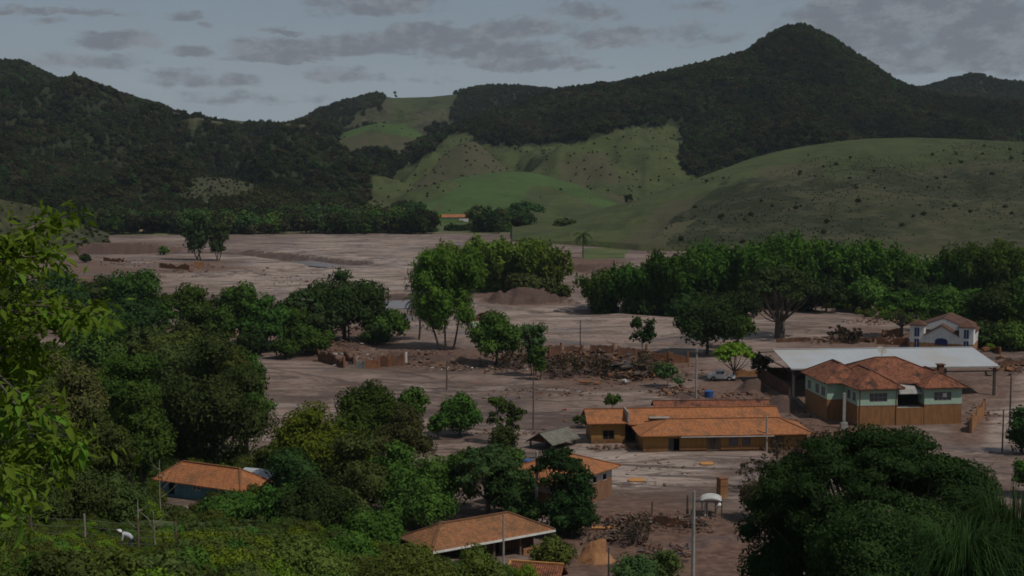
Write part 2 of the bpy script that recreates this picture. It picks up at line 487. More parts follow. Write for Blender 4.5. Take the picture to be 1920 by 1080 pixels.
def hill_mat():
    m, nt, out = mat_new('hill_pasture')
    p = position(nt)
    at_ = N(nt, 'ShaderNodeAttribute', attribute_name='cover')
    sep = N(nt, 'ShaderNodeSeparateColor')
    nt.links.new(at_.outputs['Color'], sep.inputs[0])
    forest, lush, bare = sep.outputs
    a = noise(nt, p, 0.012, 6, 0.6, 0.6)
    b = noise(nt, p, 0.07, 6, 0.65)
    c_ = noise(nt, p, 0.4, 4, 0.7)
    f = math_n(nt, 'ADD', math_n(nt, 'MULTIPLY', a, 0.4), math_n(nt, 'ADD', math_n(nt, 'MULTIPLY', b, 0.35), math_n(nt, 'MULTIPLY', c_, 0.25)))
    col = mix(nt, ramp(nt, f, 0.36, 0.64), (0.032, 0.042, 0.016), (0.064, 0.078, 0.027))
    col = mix(nt, lush, col, mix(nt, ramp(nt, f, 0.4, 0.6), (0.036, 0.064, 0.018), (0.054, 0.092, 0.026)))
    col = mix(nt, math_n(nt, 'MULTIPLY', bare, ramp(nt, b, 0.2, 0.6)), col, (0.060, 0.055, 0.031))
    speck = ramp(nt, noise(nt, p, 0.16, 5, 0.7), 0.55, 0.66)
    col = mix(nt, math_n(nt, 'MULTIPLY', speck, 0.55), col, (0.040, 0.048, 0.020))
    tn = noise(nt, scaled(nt, p, (1, 1, 3.0)), 0.035, 5, 0.6, 1.2)
    tl = math_n(nt, 'SUBTRACT', 1.0, ramp(nt, math_n(nt, 'ABSOLUTE', math_n(nt, 'SUBTRACT', tn, 0.5)), 0.004, 0.016))
    col = mix(nt, math_n(nt, 'MULTIPLY', tl, 0.4), col, (0.085, 0.072, 0.046))
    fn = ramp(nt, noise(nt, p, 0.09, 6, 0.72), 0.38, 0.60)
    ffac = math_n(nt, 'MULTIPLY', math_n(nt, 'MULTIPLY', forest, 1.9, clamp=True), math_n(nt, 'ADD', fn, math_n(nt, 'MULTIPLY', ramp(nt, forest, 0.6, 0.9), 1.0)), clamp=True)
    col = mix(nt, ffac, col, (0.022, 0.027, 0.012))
    principled(nt, out, col, 0.95, 0.1, math_n(nt, 'ADD', b, math_n(nt, 'MULTIPLY', c_, 0.4)), 2.0, 0.5)
    M['hill'] = m


hill_mat()


def water_mat():
    m, nt, out = mat_new('muddy_water')
    p = position(nt)
    n = noise(nt, p, 1.2, 3)
    principled(nt, out, (0.13, 0.09, 0.075), 0.16, 0.4, n, 0.01, 0.2)
    M['water'] = m


water_mat()

# ------------------------------------------------------------------ numeric helpers
def _hash(ix, iy, seed):
    h = (ix.astype(np.int64) * 374761393 + iy.astype(np.int64) * 668265263 + seed * 1442695041) & 0xffffffff
    h = ((h ^ (h >> 13)) * 1274126177) & 0xffffffff
    return ((h ^ (h >> 16)) & 0xffff) / 65535.0


def vnoise(x, y, seed=0):
    x = np.asarray(x, float)
    y = np.asarray(y, float)
    ix, iy = np.floor(x), np.floor(y)
    fx, fy = x - ix, y - iy
    fx, fy = fx * fx * (3 - 2 * fx), fy * fy * (3 - 2 * fy)
    a, b = _hash(ix, iy, seed), _hash(ix + 1, iy, seed)
    c, d = _hash(ix, iy + 1, seed), _hash(ix + 1, iy + 1, seed)
    return (a + (b - a) * fx) * (1 - fy) + (c + (d - c) * fx) * fy - 0.5


def fbm(x, y, seed=0, octv=4):
    s, amp, f = 0.0, 1.0, 1.0
    for i in range(octv):
        s = s + amp * vnoise(x * f, y * f, seed + i)
        amp *= 0.5
        f *= 2.03
    return s


def sstep(a, b, x):
    t = np.clip((np.asarray(x, float) - a) / (b - a), 0, 1)
    return t * t * (3 - 2 * t)


def inpoly(px, py, poly):
    inside = np.zeros(np.shape(px), bool)
    n = len(poly)
    for i in range(n):
        x1, y1 = poly[i]
        x2, y2 = poly[(i + 1) % n]
        if y1 == y2:
            continue
        c = ((y1 > py) != (y2 > py)) & (px < (x2 - x1) * (py - y1) / (y2 - y1) + x1)
        inside ^= c
    return inside


def seg_dist(x, y, pts):
    best = np.full(np.shape(x), 1e9)
    for (x1, y1), (x2, y2) in zip(pts[:-1], pts[1:]):
        dx, dy = x2 - x1, y2 - y1
        t = np.clip(((x - x1) * dx + (y - y1) * dy) / (dx * dx + dy * dy), 0, 1)
        best = np.minimum(best, np.hypot(x - x1 - t * dx, y - y1 - t * dy))
    return best


def mesh_np(name, V, Fq, mat=None, tri=False, smooth=False, colors=None):
    """mesh from numpy vertices and quads (n,4) or triangles (n,3)"""
    me = bpy.data.meshes.new(name)
    V = np.asarray(V, np.float32)
    Fq = np.asarray(Fq, np.int32)
    k = Fq.shape[1]
    me.vertices.add(len(V))
    me.vertices.foreach_set('co', V.ravel())
    me.loops.add(Fq.size)
    me.loops.foreach_set('vertex_index', Fq.ravel())
    me.polygons.add(len(Fq))
    me.polygons.foreach_set('loop_start', np.arange(0, Fq.size, k, dtype=np.int32))
    me.polygons.foreach_set('loop_total', np.full(len(Fq), k, np.int32))
    if smooth:
        me.polygons.foreach_set('use_smooth', np.ones(len(Fq), bool))
    if colors is not None:
        ca = me.color_attributes.new('cover', 'FLOAT_COLOR', 'POINT')
        c4 = np.ones((len(V), 4), np.float32)
        c4[:, :3] = colors
        ca.data.foreach_set('color', c4.ravel())
    me.update(calc_edges=True)
    if mat:
        me.materials.append(M[mat])
    return me


def link(name, data, parent=None, loc=None, rotz=None):
    o = bpy.data.objects.new(name, data)
    COL.objects.link(o)
    if parent is not None:
        o.parent = parent
    if loc is not None:
        o.location = loc
    if rotz is not None:
        o.rotation_euler = (0, 0, rotz)
    return o


def tag(o, label, cat, group=None):
    o['label'] = label
    o['category'] = cat
    if group:
        o['group'] = group
    return o


def thing(name, label, cat, loc=(0, 0, 0), rotz=0.0, group=None):
    return tag(link(name, None, None, loc, rotz), label, cat, group)


# ------------------------------------------------------------------ terrain
CHANNEL = [G(*q)[:2] for q in [(120, 474), (300, 472), (430, 472), (500, 476), (560, 483), (605, 490), (650, 493)]]
POOL = [G(*q)[:2] for q in [(722, 556), (738, 562), (760, 570)]]
CHANNEL2 = [G(*q)[:2] for q in [(330, 517), (420, 517), (520, 513), (570, 504), (605, 494)]]
CHANNEL3 = [G(*q)[:2] for q in [(1030, 585), (1120, 583), (1160, 581), (1290, 590)]]
MOUNDS = [  # px, py, half width px, depth m, height m
    (985, 566, 78, 9, 3.3), (1112, 507, 55, 12, 2.6), (1412, 731, 34, 3.5, 2.0), (1470, 765, 46, 4, 2.1),
    (790, 672, 120, 6, 1.5), (640, 652, 60, 6, 1.2), (220, 468, 120, 18, 3.0), (1120, 700, 170, 10, 0.9),
    (1290, 742, 40, 4, 1.2), (1540, 838, 60, 5, 1.0), (1180, 985, 70, 3, 0.8), (1160, 1015, 40, 2.4, 0.8),
    (1000, 565, 160, 14, 0.8), (1330, 1020, 60, 3, 0.5), (1840, 730, 60, 8, 0.6)]


def ground(x, y):
    x = np.asarray(x, float)
    y = np.asarray(y, float)
    z = 0.25 * fbm(x * 0.03, y * 0.03, 3, 3) + 0.5 * vnoise(x * 0.012, y * 0.012, 9)
    wl = sstep(12, -30, x)
    y0 = 128 + 34 * wl
    k = 0.30 - 0.055 * wl
    q = (y0 - y) / 5.0
    soft = np.where(q > 20, q, np.log1p(np.exp(np.clip(q, -40, 20)))) * 5.0
    z = z + k * soft + 0.8 * fbm(x * 0.05, y * 0.05, 21, 3) * sstep(0, 8, soft)
    xl = -44 - (y - 165) * 0.36
    ql = np.clip((xl - x), 0, 200) * sstep(140, 190, y)
    z = z + 0.16 * np.minimum(ql, 90) * (1 + 0.3 * fbm(x * .02, y * .02, 5))
    for ch, w, dep in ((CHANNEL, 8.5, 3.2), (CHANNEL2, 6.0, 1.2), (CHANNEL3, 4.0, 1.0), (POOL, 9.0, 2.0)):
        d = seg_dist(x, y, ch) + 3.0 * vnoise(x * 0.06, y * 0.06, 33)
        z = z - dep * sstep(w + 3.5, w - 2.5, d)
    for (px, py, hw, dm, hm) in MOUNDS:
        c = G(px, py)
        s = (py - 290) / CAM_H
        dx, dy = (x - c.x) / (hw / s), (y - c.y) / dm
        r = np.sqrt(dx * dx + dy * dy) + 0.5 * vnoise(x * 0.25, y * 0.25, 40) + 0.4 * vnoise(x * 0.9, y * 0.9, 41)
        z = z + hm * sstep(1.05, 0.1, r)
    return z


def gz(x, y):
    return float(ground(np.array([x]), np.array([y]))[0])


def on(px, py):
    """a point of the ground sheet seen at pixel (px, py)"""
    p = G(px, py)
    for _ in range(4):
        p = G(px, py, gz(p.x, p.y))
    return p


def build_ground():
    az_in = np.arange(-60, 1981, 5.0)
    az = np.concatenate([np.linspace(-5200, -100, 34), az_in, np.linspace(2030, 7100, 34)])
    tx = (az - 960) / F
    rows = np.concatenate([np.arange(1330, 600, -3.4), np.arange(600, 437, -1.3)])
    d = CAM_H * F / (rows - 290)
    d = np.concatenate([np.linspace(-30, 100, 44), d[d > 101], np.geomspace(800, 9000, 26)])
    Y, TX = np.meshgrid(d, tx, indexing='ij')
    Yx = np.maximum(Y, 55.0)                       # keep the sheet wide under the camera
    X = TX * Yx
    Z = ground(X, Y)
    ux, uy = project(X, Y, Z)
    soft = sstep(1.0, 3.5, Z - 0.0) * sstep(0, 1, sstep(175, 150, Y))
    left = sstep(0, 25, (-44 - (Y - 165) * 0.36) - X) * sstep(140, 190, Y)
    grass = np.clip(soft + left * sstep(-0.25, 0.25, fbm(X * .03, Y * .03, 60) + 0.25), 0, 1)
    far = sstep(735, 775, Y + 40 * vnoise(X * 0.01, Y * 0.01, 8))
    grass = np.maximum(grass, far)
    grass = np.maximum(grass, inpoly(ux, uy, [(1095, 466), (1178, 464), (1172, 484), (1090, 487)]) * 1.0)
    grass = np.maximum(grass, sstep(0, 1, inpoly(ux, uy, [(1560, 470), (4200, 460), (4200, 660), (1960, 645), (1850, 650), (1650, 560)]) * 0.7))
    dirt = np.zeros_like(X)
    for (px, py, hw, hh, k) in [(800, 668, 230, 26, .9), (1100, 690, 230, 40, .9), (1400, 735, 140, 45, .75), (1180, 1010, 190, 70, .9),
                                (985, 555, 100, 22, 1), (1110, 495, 70, 18, 1), (230, 463, 140, 14, 1), (640, 630, 150, 34, .95), (1560, 830, 140, 60, 1), (1240, 1030, 300, 95, 1), (860, 668, 330, 22, .8), (1130, 690, 240, 44, 1), (1490, 745, 120, 40, .9), (1820, 800, 50, 40, .8),
                                (370, 500, 130, 16, .8), (1690, 640, 220, 30, .7), (1840, 730, 90, 60, .6), (1330, 1060, 120, 60, .6), (150, 520, 160, 40, .8)]:
        r = np.hypot((ux - px) / hw, (uy - py) / hh)
        dirt = np.maximum(dirt, k * sstep(1.1, 0.5, r + 0.5 * vnoise(X * .07, Y * .07, 70)))
    for (px, py, hw, dm, hm) in MOUNDS:
        if hm < 1.1:
            continue
        c = G(px, py)
        s = (py - 290) / CAM_H
        r = np.hypot((X - c.x) / (hw / s), (Y - c.y) / dm) + 0.3 * vnoise(X * .2, Y * .2, 44)
        dirt = np.maximum(dirt, sstep(1.25, 0.9, r))
    dry = np.zeros_like(X)
    dry = np.maximum(dry, inpoly(ux, uy, [(1838, 834), (1862, 790), (1888, 740), (1915, 690), (1960, 660), (1990, 700), (1920, 760), (1900, 800), (1880, 850)]) * 1.0)
    for (px, py, hw, hh, k) in [(600, 510, 330, 60, 1), (690, 460, 200, 25, .7), (1010, 590, 260, 50, .6), (1220, 885, 150, 52, 1), (1150, 850, 140, 34, 1),
                                (1010, 700, 130, 22, .7), (1850, 800, 60, 60, .7), (1260, 610, 250, 26, .45), (320, 455, 120, 12, .6)]:
        r = np.hypot((ux - px) / hw, (uy - py) / hh)
        dry = np.maximum(dry, k * sstep(1.0, 0.5, r + 0.4 * vnoise(X * .04, Y * .04, 71)))
    nr, nc = X.shape
    idx = np.arange(nr * nc).reshape(nr, nc)
    Fq = np.stack([idx[:-1, :-1], idx[:-1, 1:], idx[1:, 1:], idx[1:, :-1]], -1).reshape(-1, 4)
    V = np.stack([X, Y, Z], -1).reshape(-1, 3)
    me = mesh_np('ground', V, Fq, 'ground', smooth=True, colors=np.stack([grass, dirt, dry], -1).reshape(-1, 3))
    o = link('ground', me)
    o['kind'] = 'structure'


build_ground()

# water standing in the dug channel
def ribbon(name, pts, w, z, mat):
    V, Fq = [], []
    P = [Vector((p[0], p[1], 0)) for p in pts]
    for i, p in enumerate(P):
        t = (P[min(i + 1, len(P) - 1)] - P[max(i - 1, 0)]).normalized()
        n = Vector((-t.y, t.x, 0))
        V += [(p + n * w) + Vector((0, 0, z)), (p - n * w) + Vector((0, 0, z))]
        if i:
            Fq.append((2 * i - 2, 2 * i - 1, 2 * i + 1, 2 * i))
    o = link(name, mesh_np(name, [tuple(v) for v in V], Fq, mat))
    o['kind'] = 'structure'


ribbon('river', CHANNEL[4:], 6.5, -1.5, 'water')
ribbon('pool', POOL, 9.0, -1.25, 'water')


# ------------------------------------------------------------------ hills
def hill(crest, foot, back, z0, amp, prof, forest=(), lush=(), bare=(), nx=260, nt=56, seed=1, ncount=0, hmin=5, hmax=9, all_forest=False, gully=1.0, half=(), tree_h=0.0, half_k=0.46):
    cp = np.array(crest, float)
    u = np.linspace(cp[0, 0], cp[-1, 0], nx)
    pyc = np.interp(u, cp[:, 0], cp[:, 1])
    ker = np.array([1, 2, 3, 2, 1]) / 9.0
    pad = np.concatenate([[pyc[0]] * 2, pyc, [pyc[-1]] * 2])
    pyc = np.convolve(pad, ker, 'valid')
    D = np.interp(u, cp[:, 0], cp[:, 2])
    fo = np.array(foot, float)
    Df = np.interp(u, fo[:, 0], fo[:, 1])
    c, s = math.cos(PITCH), math.sin(PITCH)
    yc = -(pyc - 540) / F
    ry = c + yc * s
    rz = -s + yc * c
    Zc = np.maximum(CAM_H + rz / ry * D, z0)
    Zc = np.maximum(Zc - tree_h, z0)
    tx = (u - 960) / F / ry
    t = np.concatenate([np.linspace(-0.06, 1, nt), 1 + np.linspace(0.03, 1, 14)])
    T_, U_ = np.meshgrid(t, np.arange(nx), indexing='ij')
    tt = np.clip(T_, -0.06, 1)
    Y = Df[None, :] + (D - Df)[None, :] * tt + np.clip(T_ - 1, 0, 1) * back
    X = tx[None, :] * Y
    tc = np.clip(tt, 0, 1)
    P = (1 - prof) * tc + prof * (tc * tc * (3 - 2 * tc))
    rise = (Zc - z0)[None, :]
    Z = z0 + rise * P * (1 - sstep(0, 1, T_ - 1) * 0.9)
    env = np.sin(np.pi * np.clip(tc, 0, 1)) ** 0.8 * (1 - 0.75 * tc ** 3)
    spur = np.abs(fbm(U_ * (0.03 * gully) + fbm(X * .004, Y * .004, seed + 5) * 1.2, tc * 1.3, seed, 4))
    Z = Z + env * amp * (fbm(X * 0.012, Y * 0.008, seed + 2, 5) * 1.0 - spur * 1.1 + 0.15)
    Z = Z + min(2.0, 0.06 * amp) * fbm(X * 0.05, Y * 0.05, seed + 3, 3)
    Z = np.where(T_ < 1, np.minimum(Z, CAM_H + (Zc - CAM_H)[None, :] * Y / D[None, :] - 0.4 - 3.0 * (1 - tc)), Z)
    Z = np.where(T_ < 0, z0 - 8, Z)
    ux, uy = project(X, Y, Z)
    jx = ux + 14 * fbm(X * .03, Y * .03, 90)
    jy = uy + 9 * fbm(X * .03, Y * .03, 91)
    fm = np.ones_like(X) if all_forest else np.zeros_like(X)
    for p in forest:
        fm = np.maximum(fm, inpoly(jx, jy, p))
    for p in half:
        fm = np.maximum(fm, half_k * inpoly(jx + 50 * fbm(X * .012, Y * .012, 95), jy + 34 * fbm(X * .012, Y * .012, 96), p) * (0.45 + 0.55 * sstep(-.22, .22, fbm(X * .018, Y * .018, 97))))
    lm = np.zeros_like(X)
    for p in lush:
        lm = np.maximum(lm, inpoly(jx, jy, p))
    bm_ = np.zeros_like(X)
    for p in bare:
        if p == 'all':
            bm_[:] = 1
        else:
            bm_ = np.maximum(bm_, inpoly(jx, jy, p))
    nr, nc = X.shape
    idx = np.arange(nr * nc).reshape(nr, nc)
    Fq = np.stack([idx[:-1, :-1], idx[:-1, 1:], idx[1:, 1:], idx[1:, :-1]], -1).reshape(-1, 4)
    V = np.stack([X, Y, Z], -1).reshape(-1, 3)
    colr = np.stack([fm, lm, bm_], -1).reshape(-1, 3)
    me = mesh_np('hill', V, Fq, 'hill', smooth=True, colors=colr)
    o = link('hill', me)
    o['kind'] = 'structure'
    return dict(V=V, F=Fq, mask=fm.reshape(-1), T=np.broadcast_to(T_, X.shape).reshape(-1))


def sample(h, n, mask=None, tmax=1.12, tmin=0.0):
    V, Fq = h['V'], h['F']
    m = h['mask'] if mask is None else mask
    a, b, c, d = (V[Fq[:, i]] for i in range(4))
    area = np.linalg.norm(np.cross(c - a, d - b), axis=1)
    tm = h['T'][Fq].mean(1)
    w = area * (m[Fq].mean(1) > 0.5) * (tm < tmax) * (tm > tmin)
    if w.sum() <= 0:
        return np.zeros((0, 3))
    f = rng.choice(len(Fq), n, p=w / w.sum())
    s_, t_ = rng.random((n, 1)), rng.random((n, 1))
    return (a[f] * (1 - s_) + b[f] * s_) * (1 - t_) + (d[f] * (1 - s_) + c[f] * s_) * t_


# ------------------------------------------------------------------ foliage generators
def ico(sub):
    bm = bmesh.new()
    bmesh.ops.create_icosphere(bm, subdivisions=sub, radius=1)
    V = np.array([v.co[:] for v in bm.verts])
    T3 = np.array([[v.index for v in f.verts] for f in bm.faces])
    bm.free()
    return V, T3


ICO_V, ICO_F = ico(2)
ICO1_V, ICO1_F = ico(1)


def leaves(lobes, leaf, dens, r, droop=0.0, core=0.66, low_cut=0.45, aspect=0.55, spread=0.35):
    """leaf quads over the lobes' shells plus a knobbly inner mass per lobe"""
    Vs, Fs, off = [], [], 0
    for (cx, cy, cz, rx, ry, rz) in lobes:
        area = 4 * math.pi * ((rx * ry) ** 1.6 + (rx * rz) ** 1.6 + (ry * rz) ** 1.6) ** (1 / 1.6) / 3 ** (1 / 1.6)
        n = max(8, int(dens * area / (leaf * leaf)))
        d = r.normal(size=(n, 3))
        d /= np.linalg.norm(d, axis=1)[:, None]
        keep = (d[:, 2] > -low_cut) | (r.random(n) < 0.35)
        d = d[keep]
        n = len(d)
        rad = 1.06 - spread * r.random(n) ** 1.6
        p = np.array([cx, cy, cz]) + d * rad[:, None] * np.array([rx, ry, rz])
        nm = d * 0.9 + r.normal(size=(n, 3)) * 0.55 + np.array([0, 0, 0.3])
        nm /= np.linalg.norm(nm, axis=1)[:, None]
        tg = r.normal(size=(n, 3)) + np.array([0, 0, -droop * 2.0])
        tg -= nm * (tg * nm).sum(1)[:, None]
        tg /= np.linalg.norm(tg, axis=1)[:, None] + 1e-9
        bt = np.cross(nm, tg)
        a = (leaf * (0.55 + 0.65 * r.random(n)))[:, None]
        b = a * aspect
        q = np.stack([p - tg * a, p - bt * b + tg * a * 0.15, p + tg * a, p + bt * b + tg * a * 0.15], 1).reshape(-1, 3)
        Vs.append(q)
        Fs.append((np.arange(n * 4).reshape(n, 4)) + off)
        off += n * 4
    V = np.concatenate(Vs)
    Fq = np.concatenate(Fs)
    if core > 0:
        cv, cf = [], []
        for (cx, cy, cz, rx, ry, rz) in lobes:
            k = core * (1 + 0.22 * (r.random(len(ICO1_V)) - 0.5))
            v = ICO1_V * k[:, None] * np.array([rx, ry, rz]) + np.array([cx, cy, cz])
            cv.append(v)
            f = ICO1_F + off
            cf.append(np.concatenate([f, f[:, 2:3]], 1))
            off += len(v)
        return V, Fq, np.concatenate(cv), np.concatenate(cf)[:, :3]
    return V, Fq, np.zeros((0, 3)), np.zeros((0, 3), int)


def mixed_mesh(name, V, Fq, V2, F3, mat):
    """mesh of quads followed by triangles"""
    me = bpy.data.meshes.new(name)
    VV = np.concatenate([V, V2]).astype(np.float32)
    loops = np.concatenate([Fq.ravel(), F3.ravel()]).astype(np.int32)
    tot = np.concatenate([np.full(len(Fq), 4), np.full(len(F3), 3)]).astype(np.int32)
    st = np.concatenate([[0], np.cumsum(tot)[:-1]]).astype(np.int32)
    me.vertices.add(len(VV))
    me.vertices.foreach_set('co', VV.ravel())
    me.loops.add(len(loops))
    me.loops.foreach_set('vertex_index', loops)
    me.polygons.add(len(tot))
    me.polygons.foreach_set('loop_start', st)
    me.polygons.foreach_set('loop_total', tot)
    me.update(calc_edges=True)
    me.materials.append(M[mat])
    return me


def tube(path, radii, sides=6):
    P = np.array(path, float)
    n = len(P)
    V, Fq = [], []
    for i in range(n):
        t = P[min(i + 1, n - 1)] - P[max(i - 1, 0)]
        t = t / (np.linalg.norm(t) + 1e-9)
        ref = np.array([1.0, 0, 0]) if abs(t[0]) < 0.8 else np.array([0, 1.0, 0])
        a = np.cross(t, ref)
        a /= np.linalg.norm(a)
        b = np.cross(t, a)
        for k in range(sides):
            th = 2 * math.pi * k / sides
            V.append(P[i] + radii[i] * (a * math.cos(th) + b * math.sin(th)))
    for i in range(n - 1):
        for k in range(sides):
            k2 = (k + 1) % sides
            Fq.append((i * sides + k, i * sides + k2, (i + 1) * sides + k2, (i + 1) * sides + k))
    return np.array(V), np.array(Fq)


def join(parts):
    Vs, Fs, off = [], [], 0
    for V, Fq in parts:
        Vs.append(V)
        Fs.append(Fq + off)
        off += len(V)
    return np.concatenate(Vs), np.concatenate(Fs)


def limb(a, b, r0, r1, r, bend=0.12, n=5, sides=6):
    a, b = np.array(a, float), np.array(b, float)
    L = np.linalg.norm(b - a)
    off = r.normal(size=3) * bend * L
    ts = np.linspace(0, 1, n)
    path = [a + (b - a) * t + off * math.sin(math.pi * t) * 0.5 + np.array([0, 0, -0.12 * L * math.sin(math.pi * t)]) for t in ts]
    return tube(path, [r0 + (r1 - r0) * t for t in ts], sides)


def dome_lobes(w, z0, z1, n, r, size=0.34, squash=0.9, sx=1.0, lean=(0, 0)):
    L = []
    zc, hz = (z0 * 0.6 + z1 * 0.4), (z1 - z0)
    for i in range(n):
        v = r.normal(size=3)
        v /= np.linalg.norm(v)
        if v[2] < -0.35:
            v[2] *= -0.6
        k = 0.60 + 0.22 * r.random()
        rr = size * w * 0.5 * (0.72 + 0.65 * r.random())
        zz = zc + v[2] * (z1 - zc - rr * 0.7) * (0.85 + 0.25 * r.random()) if v[2] > 0 else zc + v[2] * (zc - z0) * 0.8
        f = (zz - z0) / hz
        L.append((v[0] * w * 0.5 * k * sx + lean[0] * f, v[1] * w * 0.5 * k + lean[1] * f, zz, rr, rr, rr * squash))
    rr = w * 0.30
    L.append((lean[0] * .5, lean[1] * .5, zc, w * 0.36 * sx, w * 0.36, hz * 0.36))
    return L


BUDGET = [0]


def put_tree(kind, label, px, base, top, w_px, mat, d=None, group=None, name='tree', cat='tree', seed=None, dens=1.0, leafk=1.0, bark='bark', lean=0.0):
    r = np.random.default_rng(seed if seed is not None else int(px * 31 + top * 7 + base))
    if d is None:
        p = on(px, base)
    else:
        q = at(px, top, d)
        p = Vector((q.x, q.y, gz(q.x, q.y)))
    d = p.y
    H = at(px, top, d).z - p.z
    W = w_px / F * d
    leaf = max(0.10, 0.00150 * d) * leafk
    root = thing(name, label, cat, p, 0, group)
    tr = []
    core = 0.66
    droop, lowc, spread = 0.0, 0.45, 0.42
    tr_r = max(0.12, 0.028 * H)
    crown_name = 'crown'
    if kind == 'mango':
        L = dome_lobes(W, 0.09 * H, H, int(18 + 6 * r.random()), r, 0.37, 0.85, lean=(lean * W, 0))
        tr.append(limb((0, 0, -0.5), (0, 0, 0.5 * H), tr_r * 1.2, tr_r * 0.6, r, 0.05))
        for l in L[:5]:
            tr.append(limb((0, 0, 0.22 * H), l[:3], tr_r * 0.55, tr_r * 0.12, r))
        droop = 0.25
    elif kind == 'bush':
        L = dome_lobes(W, -0.05 * H, H, 14, r, 0.38, 0.85, lean=(lean * W, 0))
        tr.append(limb((0, 0, -0.5), (0, 0, 0.6 * H), tr_r, tr_r * 0.4, r, 0.05))
        for l in L[:4]:
            tr.append(limb((0, 0, 0.02 * H), l[:3], tr_r * 0.5, tr_r * 0.12, r))
        lowc = 0.8
    elif kind == 'ball':
        L = dome_lobes(W, 0.04 * H, H, 22, r, 0.30, 0.95)
        L.append((0, 0, 0.52 * H, W * 0.42, W * 0.42, H * 0.42))
        tr.append(limb((0, 0, -0.4), (0, 0, 0.5 * H), tr_r, tr_r * 0.5, r, 0.04))
        lowc = 0.9
    elif kind == 'umbrella':
        L = []
        n = 22 if w_px < 300 else 95
        for i in range(n):
            a = i * 2.399963
            k = math.sqrt((i + 0.4) / n)
            rr = W * ((0.115 + 0.05 * r.random()) if w_px < 300 else (0.050 + 0.040 * r.random()))
            zz = H - rr * 0.6 - (k ** 2.2) * 0.30 * H - (0.07 if w_px < 300 else 0.16) * H * r.random()
            L.append((math.cos(a) * k * W * 0.43, math.sin(a) * k * W * 0.43, zz, rr, rr, rr * 0.55))
        fork = 0.24 * H
        tr.append(limb((0, 0, -0.5), (0, 0, fork), tr_r * 1.5, tr_r * 1.1, r, 0.03))
        for l in L[1::2]:
            tr.append(limb((0, 0, fork * 0.9), (l[0], l[1], l[2] - 0.1), tr_r * 0.6, tr_r * 0.10, r, 0.08, 6))
        core = 0.66
        spread = 0.55
    elif kind == 'fan':                       # half bare branches fanning from a thick stem
        L = []
        n = 26
        fork = 0.25 * H
        tr.append(limb((0, 0, -0.5), (0, 0, fork * 1.1), W * 0.075, W * 0.055, r, 0.02))
        for i in range(n):
            a = i * 2.399963
            k = math.sqrt((i + 0.4) / n)
            rr = W * (0.08 + 0.04 * r.random())
            zz = H - rr * 0.5 - k * k * 0.34 * H - 0.05 * H * r.random()
            q = (math.cos(a) * k * W * 0.45, math.sin(a) * k * W * 0.45, zz)
            L.append((*q, rr, rr, rr * 0.55))
            tr.append(limb((math.cos(a) * .04 * W, math.sin(a) * .04 * W, fork * (0.75 + 0.3 * r.random())), q, W * 0.010, W * 0.003, r, 0.06, 6, 5))
            q2 = (q[0] * 0.75 + r.normal() * W * .05, q[1] * 0.75 + r.normal() * W * .05, zz * 0.93)
            tr.append(limb((q[0] * .4, q[1] * .4, fork + (zz - fork) * 0.42), q2, W * 0.008, W * 0.003, r, 0.08, 4, 4))
        core = 0.0
        spread = 0.9
        dens *= 2.4
    elif kind == 'euc':
        L = []
        ns = 2 if W / H < 0.5 else 3
        for s_ in range(ns):
            bx, by = r.normal(0, 0.06 * W), r.normal(0, 0.05 * W)
            tx_, ty_ = (s_ - (ns - 1) / 2) * W * 0.30, r.normal(0, 0.1 * W)
            hh = H * (1.0 - 0.10 * r.random() * (s_ > 0))
            tr.append(limb((bx, by, -0.5), (tx_, ty_, hh * 0.93), tr_r * 0.48, tr_r * 0.12, r, 0.04, 7))
            for i in range(17):
                f = 0.28 + 0.70 * (i + r.random()) / 17
                ww = W * 0.5 * (0.55 if ns > 1 else 0.8) * math.sin(math.pi * min(1, max(0.1, 1.12 - f))) ** 0.5
                a = r.random() * 6.283
                k = r.random() ** 0.5 * 0.8
                rr = W * (0.125 + 0.08 * r.random())
                q = (bx + (tx_ - bx) * f + math.cos(a) * ww * k, by + (ty_ - by) * f + math.sin(a) * ww * k, min(hh * f, H - rr * 1.05))
                L.append((*q, rr, rr, rr * 1.15))
                tr.append(limb((bx + (tx_ - bx) * f * .8, by + (ty_ - by) * f * .8, hh * f * 0.82), q, tr_r * 0.22, tr_r * 0.05, r, 0.06, 4, 4))
        core = 0.6
        droop, spread = 0.9, 0.65
        dens *= 0.9
    elif kind == 'bamboo':
        L = []
        nc = 30
        for i in range(nc):
            a = i * 2.399963
            k = math.sqrt((i + 0.3) / nc)
            b0 = (math.cos(a) * k * W * 0.13, math.sin(a) * k * W * 0.13)
            hh = H * (1.06 - 0.46 * k * r.random() - 0.16 * r.random())
            out = (0.10 + 0.30 * k) * W * (0.8 + 0.4 * r.random())
            path, rad = [], []
            for t in np.linspace(0, 1, 7):
                o_ = out * t ** 2.0
                path.append((b0[0] + math.cos(a) * o_, b0[1] + math.sin(a) * o_, -0.4 + (hh + 0.4) * math.sin(min(t * 1.22, 1.57)) * (1 - 0.10 * max(0, t - .8) * 5)))
                rad.append(0.075 - 0.055 * t)
            tr.append(tube(path, rad, 4))
            for t in (0.2, 0.42, 0.62, 0.80, 0.97):
                if t < 0.5 and r.random() < 0.35:
                    continue
                j = min(5, int(t * 6))
                f = t * 6 - j
                q = np.array(path[j]) * (1 - f) + np.array(path[j + 1]) * f
                rr = W * (0.080 + 0.045 * r.random()) * (1.30 - 0.62 * t)
                L.append((q[0] + r.normal() * .03 * W, q[1] + r.normal() * .03 * W, q[2] - rr * 0.5, rr, rr, rr * 1.9))
        core = 0.42
        leaf *= 1.35
        dens *= 1.25
        droop, spread, lowc = 0.8, 0.75, 0.9
        crown_name = 'foliage'
    elif kind == 'sapling':
        L = []
